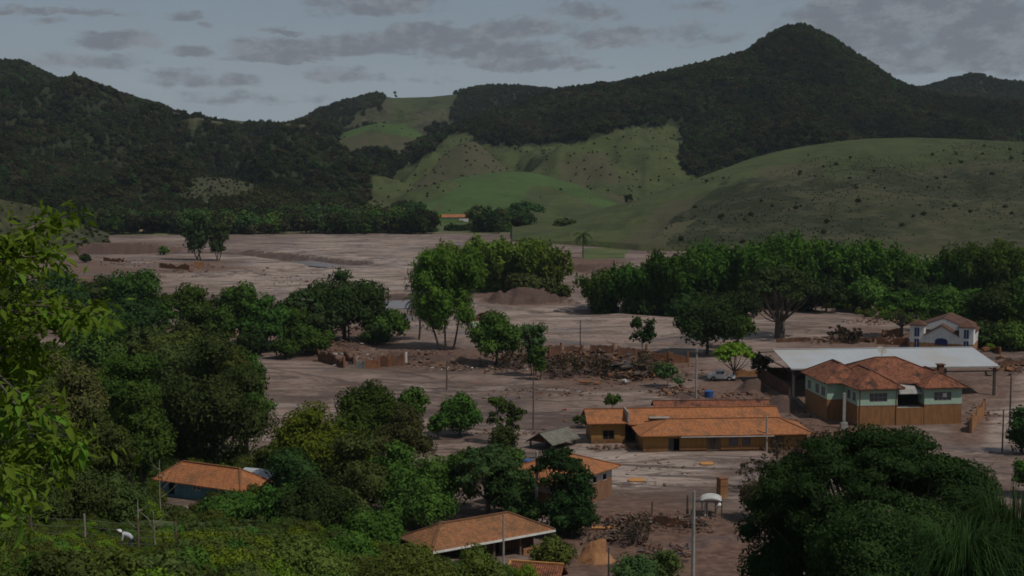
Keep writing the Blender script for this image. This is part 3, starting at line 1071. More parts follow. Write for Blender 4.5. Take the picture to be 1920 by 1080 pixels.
        tr.append(limb((0, 0, -0.4), (0, 0, 0.85 * H), max(0.08, .014 * H), 0.03, r, 0.03, 6))
        for i in range(17):
            a, f = r.random() * 6.283, 0.42 + 0.56 * r.random()
            k = W * 0.5 * (0.35 + 0.45 * r.random()) * (1.15 - 0.4 * f)
            rr = W * (0.13 + 0.07 * r.random())
            q = (math.cos(a) * k, math.sin(a) * k, H * f - rr * .5)
            L.append((*q, rr, rr, rr * 0.8))
            tr.append(limb((0, 0, H * (f - 0.22)), q, max(.05, 0.008 * H), 0.02, r, 0.08, 5, 4))
        core, spread = 0.5, 0.7
    elif kind == 'dry':                       # leafless twiggy scrub
        L = []
        for i in range(46):
            a = r.random() * 6.283
            k = r.random() ** 0.5 * W * 0.5
            q = (math.cos(a) * k, math.sin(a) * k, H * (0.45 + 0.5 * r.random()) * (1.05 - 0.5 * (k / (W * .5)) ** 2))
            tr.append(limb((q[0] * 0.25, q[1] * 0.25, -0.2), q, max(.05, .010 * H), 0.015, r, 0.2, 5, 4))
            for j in range(2):
                tr.append(limb((q[0] * .7, q[1] * .7, q[2] * .62), (q[0] + r.normal() * W * .08, q[1] + r.normal() * W * .08, q[2] * (0.75 + .4 * r.random())), 0.03, 0.01, r, 0.15, 4, 3))
            rr = W * 0.07
            L.append((*q, rr, rr, rr * .7))
        core, spread = 0.0, 0.95
        dens *= 0.35
    else:
        raise ValueError(kind)
    V, Fq, V2, F3 = leaves(L, leaf, dens * 0.62, r, droop, core, lowc, 0.5 if droop < .6 else 0.34, spread)
    BUDGET[0] += 2 * len(Fq) + len(F3)
    cr = link(crown_name, mixed_mesh('crown', V, Fq, V2, F3, mat), root)
    tv, tf = join(tr)
    tk = link('culms' if kind == 'bamboo' else ('branches' if kind == 'dry' else 'trunk'), mesh_np('trunk', tv, tf, 'culm' if kind == 'bamboo' else bark, smooth=True), root)
    if kind == 'bamboo':
        tk['kind'] = 'stuff'
    return root


# ------------------------------------------------------------------ instanced far foliage (far woods read as one mass)
VAR_COL = bpy.data.collections.new('crown_variants')
BUSH_COL = bpy.data.collections.new('bush_variants')
BUSH2_COL = bpy.data.collections.new('scrub_variants')


VAR2_COL = bpy.data.collections.new('hill_crown_variants')


def variants():
    for k in range(7):
        r = np.random.default_rng(100 + k)
        w = [0.95, 0.8, 1.1, 0.7, 1.0, 0.85, 0.6][k]
        L = dome_lobes(w, 0.05, 1.0, 11, r, 0.40, 0.9)
        V, Fq, V2, F3 = leaves(L, 0.085, 0.62, r, 0.2, 0.74, 0.6, 0.6, 0.5)
        tv, tf = limb((0, 0, -0.3), (0, 0, 0.5), 0.035, 0.02, r, 0.04, 3, 5)
        V = np.concatenate([V, tv])
        Fq = np.concatenate([Fq, tf + len(V) - len(tv)])
        o = bpy.data.objects.new('crown_variant', mixed_mesh('crown_variant', V, Fq, V2, F3, ['forest', 'forest', 'dark', 'olive', 'mango', 'forest', 'euc'][k]))
        VAR_COL.objects.link(o)
        o2 = bpy.data.objects.new('hill_crown_variant', mixed_mesh('hill_crown_variant', V, Fq, V2, F3, ['forest', 'forest', 'forest', 'shrubland', 'forest', 'dark', 'forest'][k]))
        VAR2_COL.objects.link(o2)
    for k in range(5):
        r = np.random.default_rng(200 + k)
        L = dome_lobes(1.5, -0.1, 1.0, 12, r, 0.36, 0.9)
        V, Fq, V2, F3 = leaves(L, 0.055, 0.6, r, 0.1, 0.7, 0.9, 0.5, 0.6)
        o = bpy.data.objects.new('bush_variant', mixed_mesh('bush_variant', V, Fq, V2, F3, ['scrub', 'mango', 'scrub', 'olive', 'yellow'][k]))
        BUSH_COL.objects.link(o)
        o2 = bpy.data.objects.new('scrub_variant', mixed_mesh('scrub_variant', V, Fq, V2, F3, ['shrubland', 'shrubland', 'olive', 'shrubland', 'forest'][k]))
        BUSH2_COL.objects.link(o2)


variants()


def scatter(name, pts, smin, smax, coll=VAR_COL, seed=0, label=None):
    me = bpy.data.meshes.new(name)
    me.from_pydata([tuple(p) for p in pts], [], [])
    o = link(name, me)
    o['kind'] = 'stuff'
    if label:
        o['label'] = label
    ng = bpy.data.node_groups.new(name, 'GeometryNodeTree')
    ng.interface.new_socket('Geometry', in_out='INPUT', socket_type='NodeSocketGeometry')
    ng.interface.new_socket('Geometry', in_out='OUTPUT', socket_type='NodeSocketGeometry')
    gi = ng.nodes.new('NodeGroupInput')
    go = ng.nodes.new('NodeGroupOutput')
    ip = ng.nodes.new('GeometryNodeInstanceOnPoints')
    ci = ng.nodes.new('GeometryNodeCollectionInfo')
    ci.inputs['Collection'].default_value = coll
    ci.inputs['Separate Children'].default_value = True
    ci.inputs['Reset Children'].default_value = True
    ip.inputs['Pick Instance'].default_value = True
    rs = ng.nodes.new('FunctionNodeRandomValue')
    rs.data_type = 'FLOAT'
    rs.inputs[2].default_value = smin
    rs.inputs[3].default_value = smax
    rs.inputs['Seed'].default_value = seed
    rr = ng.nodes.new('FunctionNodeRandomValue')
    rr.data_type = 'FLOAT_VECTOR'
    rr.inputs[0].default_value = (-0.12, -0.12, 0)
    rr.inputs[1].default_value = (0.12, 0.12, 6.283)
    rr.inputs['Seed'].default_value = seed + 1
    ri = ng.nodes.new('FunctionNodeRandomValue')
    ri.data_type = 'INT'
    ri.inputs[4].default_value = 0
    ri.inputs[5].default_value = len(coll.objects) - 1
    ri.inputs['Seed'].default_value = seed + 2
    L = ng.links.new
    L(gi.outputs[0], ip.inputs['Points'])
    L(ci.outputs[0], ip.inputs['Instance'])
    L(ri.outputs[2], ip.inputs['Instance Index'])
    L(rr.outputs[0], ip.inputs['Rotation'])
    L(rs.outputs[1], ip.inputs['Scale'])
    L(ip.outputs[0], go.inputs[0])
    md = o.modifiers.new('scatter', 'NODES')
    md.node_group = ng
    return o


# ------------------------------------------------------------------ the hills themselves (far to near)
hA = hill([(1560, 178, 2300), (1690, 166, 2300), (1740, 158, 2300), (1790, 143, 2300), (1832, 134, 2300), (1872, 147, 2300), (1920, 151, 2300), (2050, 140, 2300), (2300, 200, 2300)],
          [(1500, 1500), (2400, 1500)], 600, 20, 30, 0.4, all_forest=True, nx=150, nt=30, seed=11, tree_h=6.0)
hB = hill([(-500, 150, 1500), (-200, 95, 1600), (0, 112, 1700), (45, 116, 1700), (95, 142, 1720), (118, 150, 1720), (140, 143, 1720), (200, 166, 1750), (260, 187, 1780), (330, 203, 1800), (400, 217, 1820), (450, 221, 1840), (530, 224, 1850), (575, 224, 1850), (640, 240, 1850), (760, 300, 1800)],
          [(-500, 820), (0, 830), (760, 900)], 700, 6, 75, 0.25, forest=[[(-600, 20), (235, 20), (262, 191), (330, 214), (400, 230), (460, 236), (545, 239), (585, 226), (620, 150), (900, 150), (900, 520), (-600, 520)]], bare=['all'], seed=12, nx=300, tree_h=4.0)
hC = hill([(500, 250, 2200), (570, 226, 2200), (600, 208, 2200), (650, 192, 2200), (700, 180, 2200), (716, 179, 2200), (740, 184, 2200), (790, 182, 2200), (850, 179, 2200), (880, 170, 2200), (920, 164, 2200), (970, 165, 2200), (1020, 170, 2200), (1120, 190, 2200), (1200, 240, 2200)],
          [(500, 1550), (1200, 1600)], 700, 40, 30, 0.3,
          forest=[[(540, 235), (600, 198), (650, 184), (718, 170), (722, 192), (690, 206), (655, 226), (610, 252), (560, 262), (520, 290)],
                  [(838, 225), (868, 168), (900, 150), (1250, 150), (1250, 260), (930, 222), (880, 236)],
                  [(655, 246), (700, 236), (730, 246), (690, 262)], [(800, 250), (850, 240), (880, 260), (820, 275)]],
          half=[[(560, 170), (900, 160), (900, 300), (560, 300)]], bare=[[(650, 200), (735, 190), (735, 250), (640, 250)], [(770, 210), (850, 205), (870, 280), (790, 260)]], nx=200, nt=40, seed=13)
hK = hill([(540, 330, 1500), (600, 268, 1500), (640, 250, 1500), (680, 237, 1500), (710, 231, 1500), (750, 232, 1500), (780, 244, 1500), (805, 262, 1500), (850, 300, 1500), (900, 350, 1500)],
          [(540, 1250), (900, 1250)], 300, 12, 8, 0.5, lush=[[(600, 200), (820, 200), (830, 275), (760, 262), (700, 244), (620, 262)]], bare=[[(590, 265), (690, 248), (800, 268), (780, 300), (600, 310)]], nx=120, nt=30, seed=14)
FOR_D = [(560, 340), (620, 268), (700, 270), (780, 248), (900, 190), (1040, 140), (1480, 20), (2400, 20), (2400, 420), (1300, 420), (1310, 330), (1288, 322), (1270, 296), (1286, 262), (1280, 234), (1230, 236), (1170, 242), (1100, 264), (1040, 266), (985, 272), (930, 278), (905, 264), (880, 254), (850, 256), (800, 292), (745, 322), (700, 334), (690, 420), (560, 440)]
hD = hill([(520, 352, 1330), (600, 312, 1330), (650, 294, 1340), (720, 287, 1380), (780, 264, 1420), (840, 238, 1480), (900, 215, 1520), (960, 197, 1560), (1000, 184, 1580), (1040, 168, 1600), (1100, 160, 1600), (1160, 152, 1600), (1250, 132, 1600), (1350, 110, 1600), (1395, 97, 1600), (1420, 78, 1600), (1456, 55, 1600), (1478, 46, 1600), (1500, 45, 1600), (1530, 52, 1600), (1560, 69, 1600), (1600, 97, 1600), (1640, 122, 1600), (1680, 150, 1600), (1720, 167, 1600), (1760, 177, 1600), (1850, 187, 1580), (1920, 192, 1560), (2100, 230, 1500), (2400, 300, 1450)],
          [(520, 930), (800, 960), (1000, 1080), (1300, 1080), (1500, 1050), (2400, 1000)], 800, 8, 48, 0.12, forest=[FOR_D],
          bare=[[(800, 330), (850, 285), (895, 268), (940, 330), (800, 345)], [(1040, 300), (1130, 290), (1180, 340), (1060, 340)]], nx=420, nt=70, seed=15, gully=0.6, tree_h=5.5)
hG = hill([(700, 420, 1000), (790, 356, 1060), (830, 341, 1080), (880, 329, 1100), (940, 322, 1100), (985, 322, 1100), (1030, 331, 1100), (1080, 346, 1080), (1130, 366, 1050), (1170, 385, 1020), (1230, 420, 1000)],
          [(700, 860), (1230, 880)], 260, 3, 4, 0.3, lush=[[(700, 300), (1010, 310), (1180, 390), (1140, 396), (1030, 350), (930, 345), (830, 380), (800, 400), (700, 430)], [(880, 330), (1010, 330), (960, 400), (800, 420)]], nx=150, nt=40, seed=16)
hH = hill([(960, 350, 1180), (1005, 322, 1200), (1050, 314, 1220), (1100, 312, 1240), (1140, 322, 1240), (1180, 346, 1220), (1215, 375, 1200), (1240, 400, 1180)], [(960, 1020), (1240, 1020)], 200, 6, 5, 0.4, bare=['all'], nx=90, nt=26, seed=17)
hI = hill([(740, 360, 1150), (790, 322, 1170), (830, 292, 1190), (868, 268, 1210), (890, 264, 1220), (915, 284, 1220), (950, 318, 1200), (985, 345, 1180)], [(740, 1010), (985, 1030)], 220, 6, 7, 0.3, bare=['all'], nx=90, nt=30, seed=18)
SCRUB_SHADE_E = [(1340, 345), (1480, 325), (1560, 300), (1700, 290), (1840, 270), (2400, 280), (2400, 480), (1250, 470), (1250, 430)]
hE = hill([(960, 462, 720), (1010, 441, 760), (1060, 424, 790), (1110, 408, 810), (1160, 392, 830), (1210, 374, 850), (1260, 352, 880), (1330, 326, 920), (1400, 300, 950), (1450, 286, 970), (1500, 276, 990), (1560, 266, 1000), (1620, 260, 1000), (1700, 258, 1000), (1800, 260, 1000), (1920, 266, 1000), (2100, 262, 1000), (2400, 300, 980)],
          [(960, 690), (1200, 625), (2400, 560)], 420, 2, 11, 0.18, half=[SCRUB_SHADE_E], half_k=0.74, bare=[[(1420, 320), (1560, 300), (1500, 380), (1380, 400)], [(1250, 380), (1940, 290), (1940, 480), (1150, 470)]], nx=320, nt=60, seed=19, gully=0.8)  # scrub cover; its tint is deepened to put cloud shade into the hill colour
hM = hill([(-500, 260, 1050), (-200, 230, 1080), (0, 261, 1100), (50, 274, 1110), (100, 289, 1120), (150, 306, 1130), (220, 336, 1140), (300, 380, 1150)],
          [(-500, 850), (300, 870)], 240, 5, 8, 0.35, forest=[[(-600, 302), (0, 290), (60, 298), (140, 312), (320, 330), (320, 460), (-600, 460)]], nx=120, nt=36, seed=20)
hL = hill([(150, 425, 900), (190, 398, 930), (230, 370, 950), (280, 346, 960), (330, 335, 970), (380, 331, 980), (430, 334, 980), (480, 346, 980), (530, 368, 980), (580, 400, 960), (620, 425, 940)],
          [(150, 800), (620, 800)], 200, 2, 6, 0.4, half=[[(100, 300), (650, 300), (650, 440), (100, 440)]], bare=[[(280, 320), (480, 320), (500, 390), (260, 390)]],
          forest=[[(140, 395), (260, 392), (420, 385), (520, 362), (640, 380), (640, 440), (140, 440)]], nx=120, nt=34, seed=21)
hN = hill([(-500, 330, 560), (-200, 350, 580), (0, 374, 620), (40, 381, 640), (80, 392, 650), (115, 405, 660), (150, 421, 670), (180, 437, 680), (205, 452, 690)],
          [(-500, 520), (0, 590), (205, 640)], 160, 0.5, 4, 0.2, half=[[(-700, 250), (400, 250), (400, 520), (-700, 520)]], bare=['all'], nx=90, nt=30, seed=22)

woods = [('hill_forest', hA, 9000, 4, 8), ('hill_forest', hB, 28000, 3.0, 8.2), ('hill_forest', hC, 4000, 4, 8),
         ('hill_forest', hD, 36000, 3.0, 8.6), ('hill_forest', hM, 3200, 3.5, 7.5), ('hill_forest', hL, 1500, 3.5, 8)]
for i, (nm, h, n, a, b) in enumerate(woods):
    scatter(nm, sample(h, n), a, b, VAR2_COL, seed=10 + i)
for i, (h, n) in enumerate(((hB, 500), (hD, 450), (hC, 60))):
    scatter('hill_forest', sample(h, n, tmax=0.93), 8, 12, VAR2_COL, seed=30 + i)
# scrub on the pasture hills
scr = []
for h, n in ((hD, 700), (hC, 160), (hH, 90), (hI, 200), (hL, 500), (hM, 120), (hN, 420), (hK, 40), (hG, 14)):
    scr.append(sample(h, n, mask=1 - h['mask']))
scatter('hill_scrub', np.concatenate(scr), 0.4, 1.6, BUSH2_COL, seed=40)
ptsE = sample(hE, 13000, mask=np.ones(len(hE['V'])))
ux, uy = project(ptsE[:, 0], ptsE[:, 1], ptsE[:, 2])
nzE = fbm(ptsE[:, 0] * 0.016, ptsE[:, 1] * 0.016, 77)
keep = (inpoly(ux + 60 * nzE, uy + 40 * nzE, SCRUB_SHADE_E) & (nzE + 0.25 * rng.normal(size=len(ptsE)) > -0.02)) | (rng.random(len(ptsE)) < 0.01)
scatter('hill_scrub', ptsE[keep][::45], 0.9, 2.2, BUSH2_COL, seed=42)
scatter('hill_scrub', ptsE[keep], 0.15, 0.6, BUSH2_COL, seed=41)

# belt of woods along the far edge of the mud
belt = []
for _ in range(9000):
    px = rng.uniform(-150, 1010)
    y = rng.uniform(752, 905)
    if px > 640 and y > 800 and rng.random() < (0.65 if px < 800 else 0.985):
        continue
    if px > 800 and rng.random() < 0.82:
        continue
    x = (px - 960) / F * y
    belt.append((x, y, -0.3))
    if len(belt) > 1150:
        break
belt = [b for b in belt if not (822 < 960 + F * b[0] / b[1] < 892 and b[1] < 872 - 20)] 
belt = np.array(belt)
belt[:, 2] += ground(belt[:, 0], belt[:, 1])
scatter('far_woods', belt, 6, 13, seed=50)
side = [G(rng.uniform(1985, 2700), rng.uniform(500, 640)) for _ in range(150)]
side = np.array([(q.x, q.y, -.3) for q in side])
side[:, 2] += ground(side[:, 0], side[:, 1])
scatter('far_woods', side, 6, 12, seed=51)

# ------------------------------------------------------------------ buildings
class MB:
    """collects boxes / prisms / polygons into one mesh (list form)"""

    def __init__(self):
        self.V, self.F, self.UV = [], [], {}

    def poly(self, pts, uv=None):
        i = len(self.V)
        self.V += [tuple(p) for p in pts]
        self.F.append(tuple(range(i, i + len(pts))))
        if uv:
            self.UV[len(self.F) - 1] = uv

    def box(self, x0, x1, y0, y1, z0, z1):
        a = [(x0, y0, z0), (x1, y0, z0), (x1, y1, z0), (x0, y1, z0), (x0, y0, z1), (x1, y0, z1), (x1, y1, z1), (x0, y1, z1)]
        i = len(self.V)
        self.V += a
        self.F += [tuple(i + k for k in f) for f in ((0, 3, 2, 1), (4, 5, 6, 7), (0, 1, 5, 4), (1, 2, 6, 5), (2, 3, 7, 6), (3, 0, 4, 7))]
        return self

    def obox(self, c, ax, half):
        """box with centre c, three axis vectors, half sizes"""
        i = len(self.V)
        c = Vector(c)
        for sx, sy, sz in ((-1, -1, -1), (1, -1, -1), (1, 1, -1), (-1, 1, -1), (-1, -1, 1), (1, -1, 1), (1, 1, 1), (-1, 1, 1)):
            self.V.append(tuple(c + ax[0] * sx * half[0] + ax[1] * sy * half[1] + ax[2] * sz * half[2]))
        self.F += [tuple(i + k for k in f) for f in ((0, 3, 2, 1), (4, 5, 6, 7), (0, 1, 5, 4), (1, 2, 6, 5), (2, 3, 7, 6), (3, 0, 4, 7))]
        return self

    def beam(self, a, b, w, h=None):
        a, b = Vector(a), Vector(b)
        t = (b - a)
        L = t.length
        t.normalize()
        ref = Vector((0, 0, 1)) if abs(t.z) < 0.95 else Vector((1, 0, 0))
        n = t.cross(ref).normalized()
        m = n.cross(t).normalized()
        return self.obox((a + b) / 2, (t, n, m), (L / 2, w / 2, (h or w) / 2))

    def cyl(self, p, r, z0, z1, n=10, r2=None):
        i = len(self.V)
        r2 = r if r2 is None else r2
        for z, q in ((z0, r), (z1, r2)):
            for k in range(n):
                a = 2 * math.pi * k / n
                self.V.append((p[0] + q * math.cos(a), p[1] + q * math.sin(a), z))
        for k in range(n):
            k2 = (k + 1) % n
            self.F.append((i + k, i + k2, i + n + k2, i + n + k))
        self.F.append(tuple(i + n + k for k in range(n)))
        self.F.append(tuple(i + k for k in reversed(range(n))))
        return self

    def build(self, name, mat, parent=None, loc=None, rotz=None, uv=False, smooth=False):
        me = bpy.data.meshes.new(name)
        me.from_pydata(self.V, [], self.F)
        if uv:
            lay = me.uv_layers.new(name='UVMap')
            for fi, p in enumerate(me.polygons):
                if fi in self.UV:
                    for li, c in zip(p.loop_indices, self.UV[fi]):
                        lay.data[li].uv = c
        if smooth:
            for p in me.polygons:
                p.use_smooth = True
        me.materials.append(M[mat])
        return link(name, me, parent, loc, rotz)


def slope_uv(pts):
    """uv in metres: u along the eave (first edge), v up the slope"""
    a, b = Vector(pts[0]), Vector(pts[1])
    u = (b - a).normalized()
    nrm = (b - a).cross(Vector(pts[-1]) - a).normalized()
    v = nrm.cross(u)
    return [((Vector(p) - a).dot(u), (Vector(p) - a).dot(v)) for p in pts]


def roof_plane(mb, pts, th=0.14):
    up = [Vector(p) for p in pts]
    mb.poly(up, slope_uv(pts))
    lo = [p - Vector((0, 0, th)) for p in up]
    mb.poly(list(reversed(lo)))
    n = len(up)
    for i in range(n):
        j = (i + 1) % n
        mb.poly([lo[i], lo[j], up[j], up[i]])


def hip_roof(parent, x0, x1, y0, y1, z0, z1, mat, ridge=None, name='roof', sag=0.0, cap=True):
    """hip roof over a rectangle; ridge = (xa, xb) on the long axis"""
    mb = MB()
    w, d = x1 - x0, y1 - y0
    if w >= d:
        ra, rb = ridge or (x0 + d * 0.5, x1 - d * 0.5)
        ym = (y0 + y1) / 2
        A, B = (ra, ym, z1), (rb, ym, z1 - sag)
        quads = [[(x0, y0, z0), (x1, y0, z0), B, A], [(x1, y1, z0), (x0, y1, z0), A, B]]
        tris = [[(x1, y0, z0), (x1, y1, z0), B], [(x0, y1, z0), (x0, y0, z0), A]]
    else:
        ra, rb = ridge or (y0 + w * 0.5, y1 - w * 0.5)
        xm = (x0 + x1) / 2
        A, B = (xm, ra, z1), (xm, rb, z1 - sag)
        quads = [[(x1, y0, z0), (x1, y1, z0), B, A], [(x0, y1, z0), (x0, y0, z0), A, B]]
        tris = [[(x0, y0, z0), (x1, y0, z0), A], [(x1, y1, z0), (x0, y1, z0), B]]
    for q in quads + tris:
        roof_plane(mb, q)
    rf = mb.build(name, mat, parent, uv=True)
    if cap:
        rc = MB()
        cs = [(x0, y0, z0), (x1, y0, z0), (x1, y1, z0), (x0, y1, z0)]
        up = Vector((0, 0, 0.03))
        rc.beam(Vector(A) + up, Vector(B) + up, 0.26, 0.16)
        for c in cs:
            e = A if (Vector(c) - Vector(A)).length < (Vector(c) - Vector(B)).length else B
            rc.beam(Vector(c) + up, Vector(e) + up, 0.24, 0.14)
        rc.build('ridge_tiles', mat, rf)
    return rf


def gable_roof(parent, x0, x1, y0, y1, z0, z1, mat, ym=None, name='roof', caps=True):
    mb = MB()
    ym = (y0 + y1) / 2 if ym is None else ym
    roof_plane(mb, [(x0, y0, z0), (x1, y0, z0), (x1, ym, z1), (x0, ym, z1)])
    roof_plane(mb, [(x1, y1, z0), (x0, y1, z0), (x0, ym, z1), (x1, ym, z1)])
    rf = mb.build(name, mat, parent, uv=True)
    if caps:
        MB().beam((x0 - .02, ym, z1 + .02), (x1 + .02, ym, z1 + .02), 0.28, 0.16).build('ridge_tiles', mat, rf)
    return rf


def wall_open(mb, x0, x1, y, z0, z1, th, openings):
    """wall along x at y..y+th with rectangular openings [(xa, xb, za, zb)]"""
    xs = sorted({x0, x1} | {v for o in openings for v in o[:2]})
    for xa, xb in zip(xs[:-1], xs[1:]):
        cuts = sorted([(o[2], o[3]) for o in openings if o[0] <= xa + 1e-6 and o[1] >= xb - 1e-6])
        z = z0
        for a, b in cuts:
            if a > z + 1e-6:
                mb.box(xa, xb, y, y + th, z, a)
            z = b
        if z1 > z + 1e-6:
            mb.box(xa, xb, y, y + th, z, z1)


def wall_open_y(mb, y0, y1, x, z0, z1, th, openings):
    """wall along y at x..x+th"""
    ys = sorted({y0, y1} | {v for o in openings for v in o[:2]})
    for ya, yb in zip(ys[:-1], ys[1:]):
        cuts = sorted([(o[2], o[3]) for o in openings if o[0] <= ya + 1e-6 and o[1] >= yb - 1e-6])
        z = z0
        for a, b in cuts:
            if a > z + 1e-6:
                mb.box(x, x + th, ya, yb, z, a)
            z = b
        if z1 > z + 1e-6:
            mb.box(x, x + th, ya, yb, z, z1)


def window_x(parent, xa, xb, za, zb, y, nx, nz, frame='concrete', pane='glass', depth=0.10):
    f = MB()
    t = 0.06
    f.box(xa, xb, y, y + depth, za, za + t).box(xa, xb, y, y + depth, zb - t, zb)
    f.box(xa, xa + t, y, y + depth, za + t, zb - t).box(xb - t, xb, y, y + depth, za + t, zb - t)
    w = (xb - xa - 2 * t) / nx
    h = (zb - za - 2 * t) / nz
    for i in range(1, nx):
        f.box(xa + t + i * w - .03, xa + t + i * w + .03, y, y + depth, za + t, zb - t)
    for j in range(1, nz):
        for i in range(nx):
            f.box(xa + t + i * w + .03, xa + t + (i + 1) * w - .03, y + .002, y + depth - .002, za + t + j * h - .025, za + t + j * h + .025)
    o = f.build('window', frame, parent)
    for i in range(nx):
        MB().box(xa + t + i * w + .031, xa + t + (i + 1) * w - .031, y + depth * 0.4, y + depth * 0.6, za + t + .001, zb - t - .001).build('pane', pane, o)
    return o


def window_y(parent, ya, yb, za, zb, x, ny, frame='concrete', pane='glass', depth=0.10):
    f = MB()
    t = 0.06
    f.box(x, x + depth, ya, yb, za, za + t).box(x, x + depth, ya, yb, zb - t, zb)
    f.box(x, x + depth, ya, ya + t, za + t, zb - t).box(x, x + depth, yb - t, yb, za + t, zb - t)
    w = (yb - ya - 2 * t) / ny
    for i in range(1, ny):
        f.box(x, x + depth, ya + t + i * w - .03, ya + t + i * w + .03, za + t, zb - t)
    o = f.build('window', frame, parent)
    for i in range(ny):
        MB().box(x + depth * .4, x + depth * .6, ya + t + i * w + .031, ya + t + (i + 1) * w - .031, za + t + .001, zb - t - .001).build('pane', pane, o)
    return o


# --- two storey school --------------------------------------------------------
p = on(1607, 799)
school = thing('school_building', 'two storey pale green school with red tile roofs and brown mud stained lower storey', 'school', (p.x, p.y, p.z - 0.05), R(6.6))
T_ = 0.22
win_f1 = (1.9, 4.75, 3.75, 5.15)
win_f2 = (12.3, 15.1, 3.75, 5.15)
w = MB()
wall_open(w, 0, 6.4, 0, -0.6, 5.9, T_, [win_f1])
wall_open(w, 10.75, 16.8, 0, -0.6, 5.9, T_, [win_f2])
wall_open(w, 6.4, 10.75, 0.05, -0.6, 2.75, T_ - .05, [])
wall_open_y(w, T_, 6.0, 0, -0.6, 5.9, T_, [(0.9, 2.3, 3.7, 5.1), (3.2, 4.7, 3.7, 5.1)])
wall_open_y(w, T_, 6.0, 16.8 - T_, -0.6, 5.9, T_, [(1.5, 4.2, 3.7, 5.1)])
wall_open_y(w, T_, 6.0, 6.4 - T_, 0.0, 5.9, T_, [])
wall_open_y(w, T_, 6.0, 10.75, 0.0, 5.9, T_, [])
wall_open(w, -2.8, 16.8, 6.0, -0.6, 5.9, T_, [(7.4, 8.5, 2.75, 4.9)])
wall_open_y(w, 6.0 + T_, 16.8, -2.8, -0.6, 5.9, T_, [(7.0, 8.8, 3.5, 5.0), (9.9, 11.7, 3.5, 5.0), (14.0, 15.6, 3.5, 5.0)])
wall_open_y(w, 6.0 + T_, 16.8, 16.8 - T_, -0.6, 5.9, T_, [])
wall_open(w, -2.8 + T_, 16.8 - T_, 16.8 - T_, -0.6, 5.9, T_, [])
w.build('wall', 'school_wall', school)
MB().box(6.4, 10.75, T_, 6.0, 2.55, 2.74).build('porch_floor', 'concrete', school)
MB().box(7.45, 8.45, 6.06, 6.14, 2.76, 4.88).build('door', 'dark_metal', school)
MB().box(6.402, 10.748, 2.6, 5.98, 2.76, 5.9).build('porch_shade', 'inside_shade', school)  # black block filling the porch, its shade put into the colour
# sloping pale canopy ceiling between the two front roofs
cp_ = MB()
roof_plane(cp_, [(6.45, 0.2, 4.95), (10.7, 0.2, 4.95), (10.7, 2.5, 5.75), (6.45, 2.5, 6.5)], 0.1)
cp_.build('porch_canopy', 'concrete', school, uv=True)
window_x(school, *win_f1, 0.06, 4, 2, 'concrete')
wdn = window_x(school, *win_f2, 0.06, 4, 2, 'concrete')
MB().box(13.75, 14.35, 0.02, 0.05, 4.3, 4.95).build('broken_panel', 'white', wdn)
for a, b in ((0.9, 2.3), (3.2, 4.7)):
    window_y(school, a, b, 3.7, 5.1, 0.06, 2)
for a, b in ((7.0, 8.8), (9.9, 11.7), (14.0, 15.6)):
    window_y(school, a, b, 3.5, 5.0, -2.74, 2)
for a, b, c, d_ in ((-0.03, 6.43, -0.04, 0.0), (10.72, 16.83, -0.04, 0.0)):
    MB().box(a, b, c, d_, 3.18, 3.30).build('sill_band', 'concrete', school)
MB().box(-0.04, 0.0, 0.0, 6.0, 3.18, 3.30).build('sill_band', 'concrete', school)
hip_roof(school, -3.5, 4.6, 5.3, 17.5, 6.0, 8.5, 'tile_red')
hip_roof(school, 1.0, 17.5, 2.2, 17.5, 6.25, 9.3, 'tile_red', ridge=(6.4, 9.8))
hip_roof(school, -0.7, 7.3, -0.7, 10.5, 5.95, 8.25, 'tile_red', ridge=(3.2, 8.6))
hip_roof(school, 10.2, 17.5, -0.7, 9.6, 5.96, 8.0, 'tile_red', ridge=(3.0, 7.6))
for xx in (3.2, 13.8):
    MB().box(xx - 3.85 if xx < 5 else 10.25, 7.2 if xx < 5 else 17.4, -0.66, -0.60, 5.72, 5.86).build('fascia', 'wood', school)
for xx in (0.35, 6.2):
    MB().cyl((xx, -0.08, 0), 0.05, -0.4, 5.8, 6).build('drain_pipe', 'brick', school)
# water dish on the roof
p = school.matrix_world
Ms = Matrix.Translation(school.location) @ Matrix.Rotation(R(6.6), 4, 'Z')
q = Ms @ Vector((8.1, 11.3, 9.36))
dish = thing('satellite_dish', 'grey satellite dish on the ridge of the green school roof', 'satellite dish', q, R(20))
mb = MB()
for i in range(3):
    for k in range(12):
        a0, a1 = 2 * math.pi * k / 12, 2 * math.pi * (k + 1) / 12
        r0, r1 = i * 0.3, (i + 1) * 0.3
        f = lambda r_, a: Vector((r_ * math.cos(a), r_ * math.sin(a) * 0.75, 0.75 + 0.18 * r_ * r_ + r_ * math.sin(a) * 0.6))
        mb.poly([f(r0, a0), f(r1, a0), f(r1, a1), f(r0, a1)] if i else [f(0, 0), f(r1, a0), f(r1, a1)])
mb.build('reflector', 'concrete', dish)
MB().cyl((0, 0, 0), 0.05, -0.1, 0.78, 6).build('mast', 'dark_metal', dish)
MB().beam((0, -0.05, 0.75), (0, -0.6, 1.35), 0.04).build('feed_arm', 'dark_metal', dish)
q = Ms @ Vector((15.9, 6.2, 7.7))
bx = thing('roof_vent', 'small dark box chimney on the far corner of the green school roof', 'chimney', q, R(6.6))
MB().box(-.45, .45, -.45, .45, -1.2, 0.75).build('stack', 'brick_mud', bx)
MB().box(-.6, .6, -.6, .6, 0.752, 0.9).build('cap', 'brick_mud', bx)
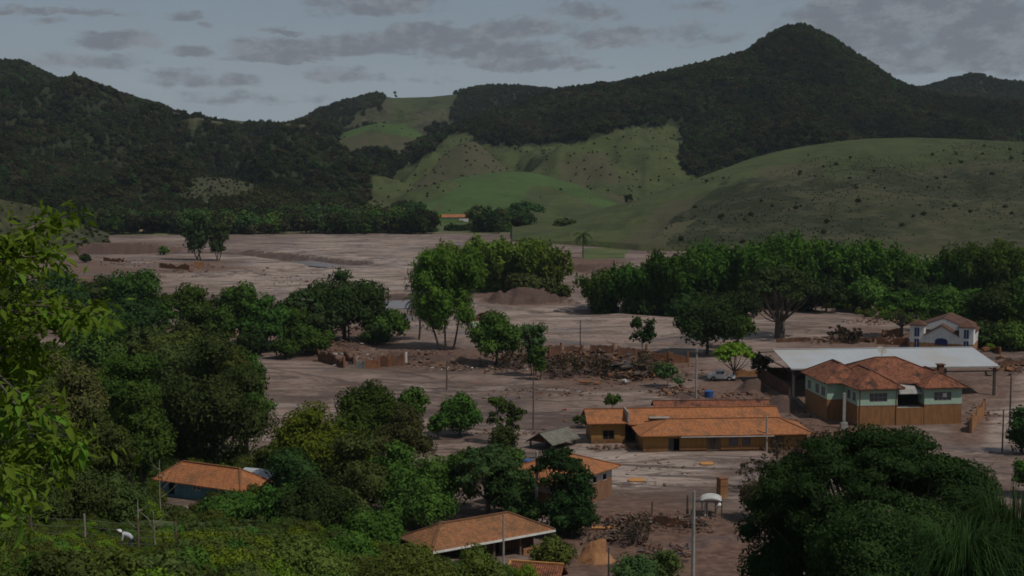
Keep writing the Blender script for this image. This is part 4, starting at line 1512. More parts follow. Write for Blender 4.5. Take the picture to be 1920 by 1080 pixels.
# mud-stained white post in front of the school
def post(px, base, top, w, label, mat, cat='post', name='post', cap=None, round_=True, arm=None, group=None):
    p = on(px, base)
    h = at(px, top, p.y).z - p.z
    o = thing(name, label, cat, p, 0, group)
    ww = w / F * p.y / 2
    if round_:
        MB().cyl((0, 0), ww, -0.6, h, 8, ww * 0.7).build('shaft', mat, o)
    else:
        MB().box(-ww, ww, -ww, ww, -0.6, h).build('shaft', mat, o)
    if cap:
        MB().box(-ww * cap, ww * cap, -ww * cap, ww * cap, -0.3, 0.9).build('footing', 'concrete', o)
    if arm:
        MB().box(-arm / 2, arm / 2, -.07 - ww, -.002 - ww * .75, h - 0.75, h - 0.6).build('crossarm', 'wood', o)
        for s_ in (-1, -0.33, 0.33, 1):
            MB().cyl((s_ * arm * .45, -.04 - ww), 0.05, h - 0.598, h - 0.38, 6).build('insulator', 'concrete', o)
    return o


post(1582, 803, 737, 5.2, 'pale square post on a block before the side wall of the green school', 'concrete', cap=2.4, round_=False)

# --- covered sports court ----------------------------------------------------
p = on(1873, 742)
Mg = Matrix.Translation(p) @ Matrix.Rotation(R(4.8), 4, 'Z')
org = Mg @ Vector((-37.0, 0, 0))
gym = thing('covered_court', 'long open sports court shed under a pale grey sheet metal roof', 'shed', (org.x, org.y, p.z), R(4.8))
rf = MB()
roof_plane(rf, [(0, 0, 5.2), (37, 0, 5.2), (37, 12, 6.9), (0, 12, 6.9)], 0.1)
roof_plane(rf, [(37, 24, 5.2), (0, 24, 5.2), (0, 12, 6.9), (37, 12, 6.9)], 0.1)
ro = rf.build('roof', 'metal_sheet', gym, uv=True)
MB().box(-.05, 37.05, -.08, -.005, 4.98, 5.24).build('gutter', 'concrete', ro)
MB().beam((0, 12, 6.96), (37, 12, 6.96), 0.5, 0.06).build('ridge_cap', 'metal_sheet', ro)
for xx in (0.5, 9.4, 18.4, 27.4, 36.3):
    for yy in (0.5, 23.5):
        MB().box(xx - .2, xx + .2, yy - .2, yy + .2, -0.8, 4.95).build('column', 'dark_metal', gym)
    t = MB()
    t.beam((xx, .5, 4.75), (xx, 12, 6.55), 0.14).beam((xx, 12, 6.55), (xx, 23.5, 4.75), 0.14).beam((xx, .7, 4.5), (xx, 23.3, 4.5), 0.14)
    t.build('truss', 'dark_metal', gym)
MB().box(0.72, 36.1, 0.42, 0.58, 4.2, 4.4).build('tie_beam', 'dark_metal', gym)
MB().box(0.0, 0.25, 1.2, 22.8, -0.6, 2.2).build('end_wall', 'brick_mud', gym)
MB().box(2.0, 36.0, 23.0, 23.25, -0.6, 1.9).build('back_wall', 'brick_mud', gym)

# --- church ------------------------------------------------------------------
p = on(1705, 659)
church = thing('church', 'small white twin towered church with blue openings, its base stained orange by mud', 'church', p, R(-24))
tw, fw = 2.9, 13.0
w = MB()
for x0 in (0, fw - tw):
    ops = [(x0 + 0.95, x0 + 1.95, 3.5, 5.2), (x0 + 0.95, x0 + 1.95, 0.8, 2.8)]
    wall_open(w, x0, x0 + tw, 0, -0.8, 5.8, .25, ops)
    wall_open_y(w, .25, 2.9, x0, -0.8, 5.8, .25, [])
    wall_open_y(w, .25, 2.9, x0 + tw - .25, -0.8, 5.8, .25, [])
    w.box(x0 + .25, x0 + tw - .25, 2.65, 2.9, -0.8, 5.8)
wall_open(w, tw, fw - tw, 0.12, -0.8, 3.6, .25, [(5.2, 7.8, 1.7, 2.6)])
w.poly([(tw, .12, 3.6), (fw - tw, .12, 3.6), (fw / 2, .12, 5.75)])
w.poly([(fw - tw, .37, 3.6), (tw, .37, 3.6), (fw / 2, .37, 5.75)])
wall_open_y(w, 2.9, 15.0, 0.05, -0.8, 4.6, .25, [])
wall_open_y(w, 2.9, 15.0, fw - .30, -0.8, 4.6, .25, [(5.2, 6.0, 2.4, 3.8), (8.6, 9.4, 2.4, 3.8)])
w.box(.30, fw - .30, 14.75, 15.0, -0.8, 4.6)
w.poly([(.3, 2.95, 4.6), (fw - .3, 2.95, 4.6), (fw / 2, 2.95, 7.1)])
w.build('wall', 'church_wall', church)
for x0 in (0, fw - tw):
    for za, zb in ((3.5, 5.2), (0.8, 2.8)):
        wn = MB().box(x0 + .95, x0 + 1.95, .1, .18, za, zb).build('window', 'blue_paint', church)
        MB().box(x0 + .85, x0 + 2.05, -.05, -.002, za - .12, za - .002).build('sill', 'blue_paint', wn)
        MB().box(x0 + 1.41, x0 + 1.49, .06, .098, za + .05, zb - .05).build('muntin', 'white', wn)
    rt = MB()
    for q in ([(x0 - .35, -.35, 5.8), (x0 + tw + .35, -.35, 5.8)], [(x0 + tw + .35, -.35, 5.8), (x0 + tw + .35, 3.25, 5.8)],
              [(x0 + tw + .35, 3.25, 5.8), (x0 - .35, 3.25, 5.8)], [(x0 - .35, 3.25, 5.8), (x0 - .35, -.35, 5.8)]):
        roof_plane(rt, q + [(x0 + tw / 2, 1.45, 6.95)])
    rt = rt.build('tower_roof', 'tile_brown', church, uv=True)
    MB().cyl((x0 + tw / 2, 1.45), .06, 6.85, 7.25, 6).build('finial', 'concrete', rt)
bw_ = MB()
bw_.box(5.2, 7.8, .2, .28, 1.7, 2.6)
bw_.build('arched_window', 'blue_paint', church)
ar = MB()
n = 10
pts = [(6.5 + 1.3 * math.cos(math.pi * k / n), .10, 2.58 + .6 * math.sin(math.pi * k / n)) for k in range(n + 1)]
ar.poly(list(reversed(pts)))
ar.build('window_arch', 'blue_paint', church)
g = MB()
ov = 0.5
roof_plane(g, [(tw - .1, -.2, 3.75), (fw / 2, -.2, 6.0), (fw / 2, 2.9, 6.1), (tw - .1, 2.9, 3.85)])
roof_plane(g, [(fw / 2, -.2, 6.0), (fw - tw + .1, -.2, 3.75), (fw - tw + .1, 2.9, 3.85), (fw / 2, 2.9, 6.1)])
roof_plane(g, [(-.3, 2.92, 4.6), (fw / 2, 2.92, 7.2), (fw / 2, 15.4, 7.2), (-.3, 15.4, 4.6)])
roof_plane(g, [(fw / 2, 2.92, 7.2), (fw + .3, 2.92, 4.6), (fw + .3, 15.4, 4.6), (fw / 2, 15.4, 7.2)])
g.build('nave_roof', 'tile_brown', church, uv=True)

# --- long yellow house --------------------------------------------------------
p = on(1206, 848)
Y_ = thing('yellow_house', 'long mud stained yellow house under a bright orange tile roof', 'house', (p.x, p.y, p.z - .05), R(4))
ops = [(3.6, 5.2, 0.0, 2.0), (9.1, 11.1, 0.1, 2.1), (12.3, 13.6, 0.8, 2.0), (14.2, 15.4, 0.8, 2.0), (18.3, 20.3, 0.1, 2.1)]
w = MB()
wall_open(w, 0, 23.6, 0, -0.6, 2.6, .2, ops)
wall_open_y(w, .2, 7.0, 0, -0.6, 2.6, .2, [])
wall_open_y(w, .2, 7.0, 23.4, -0.6, 2.6, .2, [])
wall_open(w, -6.6, -1.6, 6.6, -0.6, 3.0, .2, [(-4.9, -3.2, 0.6, 2.0)])
wall_open(w, -1.6, 21.2, 12.6, -0.6, 3.0, .2, [])
wall_open_y(w, 6.8, 12.8, -6.6, -0.6, 3.0, .2, [])
wall_open_y(w, 6.8, 12.6, -1.8, -0.6, 3.0, .2, [])
wall_open(w, -6.4, -1.8, 12.6, -0.6, 3.0, .2, [])
wall_open_y(w, 7.0, 12.6, 21.0, -0.6, 3.0, .2, [])
for xx in (-6.6, 21.0):
    w.poly([(xx, 6.6, 3.0), (xx, 12.8, 3.0), (xx, 9.7, 4.3)])
w.build('wall', 'yellow_wall', Y_)
MB().box(.25, 23.3, 1.4, 1.5, -0.3, 2.5).build('shade_backing', 'inside_shade', Y_)  # black sheet behind the openings, room shade put into its colour
MB().box(-1.75, -0.02, 9.5, 9.6, -0.3, 2.9).build('shade_backing', 'inside_shade', Y_)
for (a, b, za, zb), mt in zip(ops, ('dark_metal', 'wood', 'dark_metal', 'dark_metal', 'wood')):
    if za < .3:
        d_ = MB().box(a + .02, (a + b) / 2 - .03, .08, .14, za + .02, zb - .03).build('door', mt, Y_)
        if b - a > 1.8:
            MB().box((a + b) / 2 + .03, b - .02, .08, .14, za + .02, zb - .03).build('door', mt, Y_)
    else:
        window_x(Y_, a, b, za, zb, .05, 2, 1, 'wood', 'glass', .09)
window_x(Y_, -4.9, -3.2, .6, 2.0, 6.65, 2, 1, 'wood', 'inside_shade', .09)
hip_roof(Y_, -0.75, 24.4, -0.75, 8.4, 2.55, 4.05, 'tile_orange', ridge=(4.2, 20.4))
gable_roof(Y_, -1.3, 21.6, 5.9, 13.5, 2.95, 4.65, 'tile_orange')
gable_roof(Y_, -7.3, -1.35, 5.9, 13.4, 3.15, 4.60, 'tile_orange')
MB().box(-1.35, -1.15, 5.85, 9.9, 3.0, 4.78).build('parapet', 'concrete', Y_)
MB().box(5.2, 18.6, -0.95, -0.82, 2.26, 2.36).build('gutter', 'dull_white', Y_)
for xx in (5.3, 12.0, 18.5):
    MB().beam((xx, -.9, 2.3), (xx, 0.0, 2.1), .05).build('gutter_bracket', 'dark_metal', Y_)
MB().box(2.0, 5.0, 6.6, 7.8, 3.62, 3.72).build('roof_patch', 'concrete', Y_)

# --- collapsed low tile roof behind the yellow house ---------------------------
p = on(1335, 768)
cr = thing('collapsed_roof', 'low dark tile roof sunk in the mud just behind the long orange roof', 'roof', p, R(3))
rf_ = gable_roof(cr, -9.8, 9.6, -1.6, 3.0, 0.35, 1.45, 'tile_red', name='tile_slope')
MB().box(-9.2, 9.0, -0.9, -0.7, -0.6, 0.5).build('wall', 'brick_mud', cr)
rubble_rng = random.Random(5)
for k in range(9):
    xx = -8.5 + k * 2.1 + rubble_rng.random()
    MB().beam((xx, -1.75, 0.2), (xx + .1, 0.6, 1.25), 0.14, 0.1).build('rafter', 'wood', cr)

# --- house with blue water tank -------------------------------------------------
p = on(1147, 929)
rh = thing('tile_roofed_house', 'white and mud brown house with orange hip roof half hidden by a feathery tree', 'house', p, R(53))
w = MB()
wall_open(w, -12, 0, 0, -.6, 3.7, .2, [(-4.2, -3.4, 2.3, 3.0), (-2.0, -1.2, 2.3, 3.0), (-8, -7, 0, 2.1)])
wall_open_y(w, .2, 8.5, -.2, -.6, 3.7, .2, [])
wall_open_y(w, .2, 8.5, -12, -.6, 3.7, .2, [])
w.box(-11.8, -.2, 8.3, 8.5, -.6, 3.7)
w.build('wall', 'white_wall', rh)
for a in (-4.2, -2.0):
    wn = MB().box(a, a + .8, .1, .16, 2.3, 3.0).build('window', 'inside_shade', rh)
    MB().box(a - .06, a + .86, -.04, -.002, 2.2, 2.298).build('sill', 'concrete', wn)
MB().box(-7.98, -7.02, .08, .14, -.1, 2.08).build('door', 'wood', rh)
hip_roof(rh, -12.8, .8, -.8, 9.3, 3.75, 5.6, 'tile_orange', ridge=(-8.2, -4.2))
q = at(991, 876, 178)
tk = thing('water_tank', 'round blue water tank above the tile roof behind the feathery tree', 'water tank', (q.x, q.y, q.z), 0)
t = MB().cyl((0, 0), .5, 0, .9, 14, .62)
t.build('tank', 'blue_plastic', tk)
MB().cyl((0, 0), .66, .901, 1.0, 14, .5).build('lid', 'blue_plastic', tk)
st_ = MB()
gzz = gz(q.x, q.y) - q.z
for sx in (-.45, .45):
    for sy in (-.45, .45):
        st_.box(sx - .06, sx + .06, sy - .06, sy + .06, gzz - .3, -.1)
st_.box(-.6, .6, -.6, .6, -.098, -.002)
st_.build('stand', 'wood', tk)

# --- small grey tiled hut --------------------------------------------------------
p = on(1013, 842)
ht = thing('grey_roofed_hut', 'small hut with grey weathered gable roof and dark open front', 'hut', p, R(52))
gable_roof(ht, -0.6, 6.4, -2.6, 2.2, 1.0, 2.45, 'tile_grey', name='roof')
for x0, y0 in ((0, -2.1), (0, 1.7), (5.6, -2.1), (5.6, 1.7)):
    MB().box(x0, x0 + .2, y0, y0 + .2, -.6, 1.05).build('post', 'wood', ht)
MB().box(3.5, 3.65, -2.0, 1.7, -.5, 1.0).build('back_wall', 'brick_mud', ht)
gm = MB()
gm.poly([(0, -2.3, 1.0), (0, 1.9, 1.0), (0, -.2, 2.2)])
gm.build('gable', 'brick_mud', ht)

# --- bottom veranda house -----------------------------------------------------------
p = on(1040, 1033)
vh = thing('veranda_house', 'brick house with weathered orange hip roof and a dark open veranda', 'house', (p.x, p.y, p.z), R(34))
hip_roof(vh, -15.3, 0, -0.1, 6.6, 2.35, 4.05, 'tile_old', ridge=(-12.2, -3.8))
w = MB()
wall_open(w, -14.4, -1.2, 2.2, -1.5, 2.5, .2, [(-11.5, -10.4, 0, 2.1), (-6.6, -5.6, 0, 2.1)])
wall_open_y(w, 2.4, 6.0, -14.4, -1.5, 2.5, .2, [])
wall_open_y(w, 2.4, 6.0, -1.4, -1.5, 2.5, .2, [])
w.box(-14.2, -1.4, 5.8, 6.0, -1.5, 2.5)
w.build('wall', 'brick_mud', vh)
for a in (-11.5, -6.6):
    MB().box(a + .02, a + .98, 2.28, 2.34, -.1, 2.08).build('door', 'inside_shade', vh)
MB().box(-14.6, -0.6, 0.4, 2.2, -1.2, 0.0).build('veranda_floor', 'concrete', vh)
for xx in (-14.2, -10.6, -7.3, -4.0, -0.9):
    MB().box(xx - .12, xx + .12, .55, .79, 0.002, 2.38).build('veranda_post', 'wood' if xx > -14 else 'brick', vh)
MB().box(-15.3, 0, -.17, -.115, 2.12, 2.34).build('fascia', 'white', vh)
MB().box(-3.8, -1.2, .3, .45, .002, .75).build('low_wall', 'clay', vh)

# --- ruined gable house at the bottom edge ----------------------------------------------
q = at(1003, 1055, 137)
zb = gz(q.x, q.y)
lh = thing('ruined_tile_house', 'broken dark tile roof with bright orange gable edge below the veranda house', 'house', (q.x, q.y, zb), R(-14))
zt = q.z - zb
gable_roof(lh, -2.4, 2.9, -3.0, 3.0, zt - 1.9, zt, 'tile_red', name='roof', caps=False)
vb = MB()
vb.beam((-2.45, -3.0, zt - 1.85), (-2.45, 0, zt + .08), .2, .14).beam((-2.45, 3.0, zt - 1.85), (-2.45, 0, zt + .08), .2, .14).beam((-2.4, 0, zt + .06), (2.9, 0, zt + .06), .24, .16)
vb.build('verge_tiles', 'plank_orange', lh)
w = MB()
w.box(-1.9, 2.4, -2.4, -2.2, -1.0, zt - 1.5).box(-1.9, 2.4, 2.2, 2.4, -1.0, zt - 1.5).box(2.2, 2.4, -2.2, 2.2, -1, zt - 1.5)
w.box(-1.9, -1.7, -2.2, 2.2, -1, zt - 1.9)
w.build('wall', 'brick_mud', lh)

# --- turquoise house with orange roof on the left --------------------------------------------
p0 = at(452, 922, 165.8)
zb = gz(p0.x, p0.y)
bh = thing('turquoise_house', 'turquoise walled house with clean orange hip roof among the dense trees', 'house', (p0.x, p0.y, zb), R(-28.5))
e = p0.z - zb
w = MB()
wall_open(w, -13.4, -.6, .6, -1.5, e - .05, .2, [(-11.8, -10.9, 0, 2.0), (-8, -6.8, .9, 1.9)])
wall_open_y(w, .8, 5.4, -.8, -1.5, e - .05, .2, [])
wall_open_y(w, .8, 5.4, -13.4, -1.5, e - .05, .2, [])
w.box(-13.2, -.8, 5.2, 5.4, -1.5, e - .05)
w.build('wall', 'blue_wall', bh)
MB().box(-11.78, -10.92, .68, .74, -.1, 1.98).build('door', 'inside_shade', bh)
window_x(bh, -8, -6.8, .9, 1.9, .64, 2, 1, 'white')
hip_roof(bh, -14, 0, 0, 6, e, e + 1.9, 'tile_orange', ridge=(-11.6, -2.6))
q = at(479, 889, 173)
zb = gz(q.x, q.y)
sh = thing('metal_roofed_shed', 'small shed with pale blue white sheet roof behind the turquoise house', 'shed', (q.x, q.y, zb), R(-20))
t = MB()
hz = q.z - zb
roof_plane(t, [(-2.4, -1.6, hz - .25), (2.4, -1.6, hz - .25), (2.4, 1.6, hz + .35), (-2.4, 1.6, hz + .35)], .06)
t.build('roof', 'metal_sheet', sh, uv=True)
for sx in (-2.1, 2.0):
    for sy in (-1.4, 1.3):
        MB().box(sx, sx + .12, sy, sy + .12, -.5, hz - .31 + (.5 if sy > 0 else 0)).build('post', 'wood', sh)
MB().box(-2, 2, 1.05, 1.2, -.5, hz - .1).build('back_wall', 'brick', sh)

# --- far blue and white farmhouse ---------------------------------------------------------
q = at(830, 418, 872)
zb = gz(q.x, q.y)
fh = thing('farmhouse', 'far blue and white farmhouse with orange roof below the green field', 'house', (q.x, q.y, q.z), R(-3))
k = 872 / F
w = MB()
w.box(0, 31 * k, 0, 8, -2, 3.4)
w.build('wall', 'pale_blue_wall', fh)
w = MB()
w.box(31.2 * k, 48 * k, -1.2, 7.5, -2, 2.6)
w.build('porch_wall', 'white', fh)
gable_roof(fh, -.8, 46 * k, -.5, 8.5, 3.5, 5.2, 'tile_orange')
for a in (2.5, 6.0):
    MB().box(a, a + 1.2, -.06, -.005, .8, 2.4).build('window', 'white', fh)
MB().box(36 * k, 38 * k, -1.27, -1.205, -.2, 2.0).build('door', 'blue_paint', fh)
q = at(803, 418, 850)
sr = thing('farm_shed', 'small low shed with faded red roof beside the far farmhouse', 'shed', (q.x, q.y, gz(q.x, q.y)), R(20))
MB().box(-2.5, 2.5, -1.5, 1.5, -.5, 2.0).build('wall', 'brick', sr)
gable_roof(sr, -3.2, 3.2, -2.1, 2.1, 1.9, 3.0, 'tile_red', caps=False)

# --- half buried brown roofed shack and little white front ------------------------------------
p = on(912, 606)
sk = thing('brown_roofed_shack', 'brown gabled shack half hidden behind the round mango tree', 'shack', p, R(70))
gable_roof(sk, -3, 4, -3.4, 3.4, 1.6, 3.0, 'tile_brown', caps=False)
w = MB()
w.box(-2.6, -2.4, -2.8, 2.8, -.6, 1.7).box(-2.4, 3.6, -2.8, -2.6, -.6, 1.7).box(-2.4, 3.6, 2.6, 2.8, -.6, 1.7)
w.poly([(-2.6, 2.8, 1.7), (-2.6, -2.8, 1.7), (-2.6, 0, 2.85)])
w.build('wall', 'brick_mud', sk)
p = on(891, 611)
wf = thing('white_shop_front', 'little white walled hut with orange band beside the round mango tree', 'hut', p, R(10))
MB().box(-.9, .9, 0, 2.5, -.5, 1.2).build('wall', 'white', wf)
MB().box(-.95, .95, -.05, 2.55, 1.202, 2.1).build('upper_wall', 'clay', wf)
MB().box(-1.2, 1.2, -.4, 2.9, 2.102, 2.25).build('roof', 'tile_brown', wf)

# --- white vaulted kiosk frame ----------------------------------------------------------------
p = on(1333, 965)
kk = thing('vaulted_kiosk', 'broken dark kiosk frame with curved white roof beside the tall concrete pole', 'kiosk', p, R(-8))
sc = p.y / F
v = MB()
n = 8
for i in range(n):
    a0, a1 = math.pi * (0.12 + 0.76 * i / n), math.pi * (0.12 + 0.76 * (i + 1) / n)
    f = lambda a: (-math.cos(a) * 21 * sc, 31 * sc + (math.sin(a) - .4) * 9 * sc)
    (xa, za), (xb, zb) = f(a0), f(a1)
    v.poly([(xa, -1.2, za), (xb, -1.2, zb), (xb, 1.4, zb), (xa, 1.4, za)])
    v.poly([(xb, -1.2, zb - .1), (xa, -1.2, za - .1), (xa, 1.4, za - .1), (xb, 1.4, zb - .1)])
    v.poly([(xa, -1.2, za - .1), (xb, -1.2, zb - .1), (xb, -1.2, zb), (xa, -1.2, za)])
v.build('vault_roof', 'dull_white', kk)
for sx in (-30, -17, -8, 8, 20):
    MB().box(sx * sc - .07, sx * sc + .07, -1.25, -1.1, -.5, 29 * sc).build('frame_post', 'dark_metal', kk)
MB().box(-31 * sc, 21 * sc, -1.3, -1.0, 29 * sc + .002, 29 * sc + .16).build('lintel', 'dark_metal', kk)
MB().box(-12 * sc, -6 * sc, -.9, -.8, -.3, 25 * sc).build('panel', 'white', kk)
p = on(1347, 962)
ds = thing('round_lamp', 'small white bowl on a leaning stick before the vaulted kiosk', 'lamp', p, 0)
t = MB().cyl((0, 0), .42, 1.0, 1.25, 10, .2)
t.build('bowl', 'white', ds)
MB().beam((0, 0, 1.0), (-.5, 0, -.3), .07).build('stick', 'dark_metal', ds)
p = on(1354, 932)
bp_ = thing('brick_pillar', 'tall orange brick pillar standing alone behind the vaulted kiosk', 'pillar', p, R(22))
hh = at(1354, 897, p.y).z - p.z
MB().box(-.52, .52, -.5, .5, -.5, hh).build('shaft', 'clay', bp_)
MB().box(-.56, .56, -.54, .54, hh * .62, hh * .64).build('course', 'brick', bp_)
MB().box(-.56, .56, -.54, .54, hh + .002, hh + .12).build('top', 'brick', bp_)

# --- poles -------------------------------------------------------------------------------------
post(1305, 747, 652, 4.2, 'tall thin utility pole rising behind the low sunken tile roof', 'concrete', 'utility pole', 'utility_pole', arm=2.0)
post(1437, 846, 781, 4.6, 'grey utility pole in front of the long yellow house', 'concrete', 'utility pole', 'utility_pole', arm=None)
post(1299, 1105, 921, 8.0, 'thick concrete pole rising from the bottom edge beside the vaulted kiosk', 'concrete', 'utility pole', 'utility_pole')
post(1006, 995, 846, 7.0, 'tall concrete utility pole before the feathery tree and the blue tank', 'concrete', 'utility pole', 'utility_pole', arm=1.8)
post(944, 1062, 964, 4.6, 'slim pale metal pole standing in front of the veranda house', 'concrete', 'pole', 'metal_pole')
post(1141, 1085, 1026, 3.6, 'thin dark pole by the orange clay heap at the bottom', 'dark_metal', 'pole', 'metal_pole')
post(1879, 852, 768, 3.6, 'thin dark pole beside the grey road, nearer the big tree', 'dark_metal', 'pole', 'metal_pole')
post(1893, 800, 706, 3.8, 'thin dark pole beside the grey road, farther one near the shed', 'dark_metal', 'pole', 'metal_pole')
post(838, 731, 676, 3.4, 'short leaning dark pole stub alone on the central mud', 'wood', 'pole', 'wooden_pole')
post(1000, 806, 712, 3.4, 'thin bare pole on the mud between saplings and the hut', 'wood', 'pole', 'wooden_pole')
post(1088, 655, 600, 2.4, 'thin faint pole on the grey mud beyond the debris field', 'dark_metal', 'pole', 'metal_pole')
post(654, 644, 590, 3.8, 'brown wooden pole beside the flat topped spreading tree', 'wood', 'pole', 'wooden_pole')
post(1680, 560, 498, 2.4, 'thin pale pole among the dark bamboo above the church', 'concrete', 'pole', 'metal_pole')
post(1223, 966, 940, 4.5, 'short dark burnt post left of the thick concrete pole', 'wood', 'post', 'wooden_post')
post(1289, 966, 928, 5.5, 'taller dark burnt post next to the thick concrete pole', 'wood', 'post', 'wooden_post')

# --- pickup truck ----------------------------------------------------------------------------------
p = on(1352, 713)
pk = thing('pickup_truck', 'white pickup truck parked on the mud beside the bright flat tree', 'pickup truck', p + Vector((0, 0, .06)), R(174))
L_, W_ = 2.6, 0.9


def extr(profile, y0, y1, mb):
    n = len(profile)
    a = [(x, y0, z) for x, z in profile]
    b = [(x, y1, z) for x, z in profile]
    mb.poly(a)
    mb.poly(list(reversed(b)))
    for i in range(n):
        j = (i + 1) % n
        mb.poly([a[j], a[i], b[i], b[j]])


body = MB()   # front of the truck looks along +x locally
extr([(-2.6, .42), (-1.95, .42), (-1.75, .78), (-1.25, .78), (-1.05, .40), (1.0, .40), (1.2, .78), (1.75, .78), (1.95, .42), (2.55, .45), (2.6, .80), (2.45, 1.05), (1.35, 1.18), (-.75, 1.18), (-.76, .95), (-2.5, .95), (-2.5, 1.18), (-2.6, 1.18)], -.88, .88, body)
bo = body.build('body', 'car_white', pk)
cab = MB()
pr = [(-.75, 1.18), (1.35, 1.18), (.68, 1.86), (-.64, 1.88)]
a = [(x, -.84 + (.10 if z > 1.3 else 0), z + .002) for x, z in pr]
b = [(x, .84 - (.10 if z > 1.3 else 0), z + .002) for x, z in pr]
cab.poly(a)
cab.poly(list(reversed(b)))
for i in range(4):
    j = (i + 1) % 4
    cab.poly([a[j], a[i], b[i], b[j]])
cb = cab.build('cab', 'car_white', pk)
for sy in (-1, 1):
    for (xa, xb, xc, xd) in ((-.55, .22, .20, -.50), (.30, 1.06, .66, .28)):
        g = MB()
        pts = [(xa, sy * .835, 1.25), (xb, sy * .835, 1.25), (xc, sy * .765, 1.76), (xd, sy * .765, 1.76)]
        pts2 = [(x, y - sy * .02 * 0 + sy * .012, z) for x, y, z in pts]
        g.poly(pts2 if sy < 0 else list(reversed(pts2)))
        g.build('side_window', 'glass', cb)
ws = MB()
ws.poly([(1.28, -.74, 1.24), (1.28, .74, 1.24), (.74, .64, 1.82), (.74, -.64, 1.82)])
ws.build('windscreen', 'glass', cb)
for sx in (-1.5, 1.48):
    for sy in (-1, 1):
        wl = MB()
        i0 = 0
        n = 14
        for k in range(n):
            a0, a1 = 2 * math.pi * k / n, 2 * math.pi * (k + 1) / n
            P0 = lambda a, r_, y: (sx + r_ * math.cos(a), y, .37 + r_ * math.sin(a))
            y0, y1 = sy * .68, sy * .90
            wl.poly([P0(a0, .37, y0), P0(a1, .37, y0), P0(a1, .37, y1), P0(a0, .37, y1)])
            wl.poly([P0(a0, .37, y1), P0(a1, .37, y1), P0(a1, .2, y1), P0(a0, .2, y1)])
        wo = wl.build('wheel', 'tyre', pk)
        rm = MB()
        rm.poly([(sx + .2 * math.cos(2 * math.pi * k / n), sy * .89, .37 + .2 * math.sin(2 * math.pi * k / n)) for k in range(n)][::-1 if sy > 0 else 1])
        rm.build('rim', 'rim', wo)
for sy in (-.62, .62):
    MB().box(2.53, 2.615, sy - .18, sy + .18, .78, .95).build('headlight', 'glass', pk)
MB().box(2.56, 2.68, -.86, .86, .46, .66).build('bumper', 'dark_metal', pk)

# --- small loose things ---------------------------------------------------------------------------------
p = on(1329, 745)
t = thing('water_tank', 'squat blue water tank lying on the mud below the white pickup', 'water tank', p, R(10))
MB().cyl((0, 0), .72, -.05, 1.1, 14, .80).build('tank', 'blue_plastic', t)
MB().cyl((0, 0), .84, 1.101, 1.2, 14, .6).build('lid', 'blue_plastic', t)
p = on(1660, 726)
for px, py, w_, h_, lab in ((1325, 871, 24, 6, 'orange board lying on the dark mud in front of the yellow house'),
                            (1193, 902, 30, 6, 'orange board lying on pale mud near the white and brown house'),
                            (1138, 992, 58, 4, 'long orange strip of earth bank board behind the clay heap')):
    p = on(px, py)
    s_ = p.y / F
    o = thing('board', lab, 'board', p, R(-6))
    mb = MB()
    mb.obox((0, 0, .16), (Vector((1, .1, 0)).normalized(), Vector((-.1, 1, .12)).normalized(), Vector((0, -.12, 1)).normalized()), (w_ * s_ / 2, (.55 if w_ < 50 else .25), .07))
    mb.build('plank', 'plank_orange', o)
# clay heap at the bottom
def heap(px, base, w_px, h_px, label, mat, name='earth_heap', d_m=2.4):
    p = on(px, base)
    s_ = p.y / F
    W, H = w_px * s_ / 2 * 1.45, h_px * s_
    n, m = 44, 16
    V, Fq = [], []
    for j in range(m + 1):
        for i in range(n):
            a = 2 * math.pi * i / n
            k = j / m
            x, y = math.cos(a) * W * k, math.sin(a) * d_m * k
            nz = float(fbm(np.array([x * 1.3 + px]), np.array([y * 1.3 + base]), 5, 4)[0])
            z = H * (1 - k) ** 1.15 + nz * H * .75 * (1 - k) - .3 * k
            V.append((x + nz * W * .3, y + nz * d_m * .2, z))
    for j in range(m):
        for i in range(n):
            i2 = (i + 1) % n
            Fq.append((j * n + i, (j + 1) * n + i, (j + 1) * n + i2, j * n + i2))
    o = tag(link(name, mesh_np(name, V, Fq, mat, smooth=True), None, (p.x, p.y, p.z)), label, 'earth heap')
    return o


heap(300, 433, 80, 17, 'pale sandy cut bank at the edge of the far woods', 'sand', name='sand_bank', d_m=10)
heap(1113, 1050, 66, 44, 'orange clay heap beside the round green bush at the bottom', 'clay')
heap(1075, 1046, 50, 34, 'dull brown soil heap touching the orange clay heap', 'dirt')
heap(1012, 556, 60, 14, 'long brown soil heap below the grey green shrubs', 'dirt', d_m=5)

# ------------------------------------------------------------------ ruins and debris
def ruin(p0, p1, h, label, mat='brick_mud', th=0.22, name='ruined_wall', gaps=()):
    a, b = on(*p0), on(*p1)
    d = Vector((b.x - a.x, b.y - a.y, 0))
    L = d.length
    ang = math.atan2(d.y, d.x)
    r = random.Random(int(p0[0] * 3 + p1[1]))
    o = thing(name, label, 'ruined wall', (a.x, a.y, a.z), ang)
    n = max(6, int(L / 0.32))
    mb = MB()
    zb = b.z - a.z
    hs, cur = [], 0.9
    for _ in range(n):
        cur = min(1.1, max(0.45, cur + r.gauss(0, 0.085)))
        if r.random() < 0.06:
            cur = 0.55 + 0.5 * r.random()
        hs.append(h * cur)
    for i in range(n):
        x0, x1 = L * i / n, L * (i + 1) / n
        xm = (x0 + x1) / 2 / L
        if any(g0 < xm < g1 for g0, g1 in gaps):
            continue
        mb.box(x0, x1, -th / 2, th / 2, -1.0 + min(0, zb), hs[i] + zb * xm)
    mb.build('masonry', mat, o)
    if h > 1.3:
        for f in (0.0, 1.0):
            MB().box(L * f - .18, L * f + .18, -.18, .18, -.8, h * (1.02 + .1 * f) + zb * f).build('pier', 'brick' if mat == 'brick_mud' else mat, o)
    return o


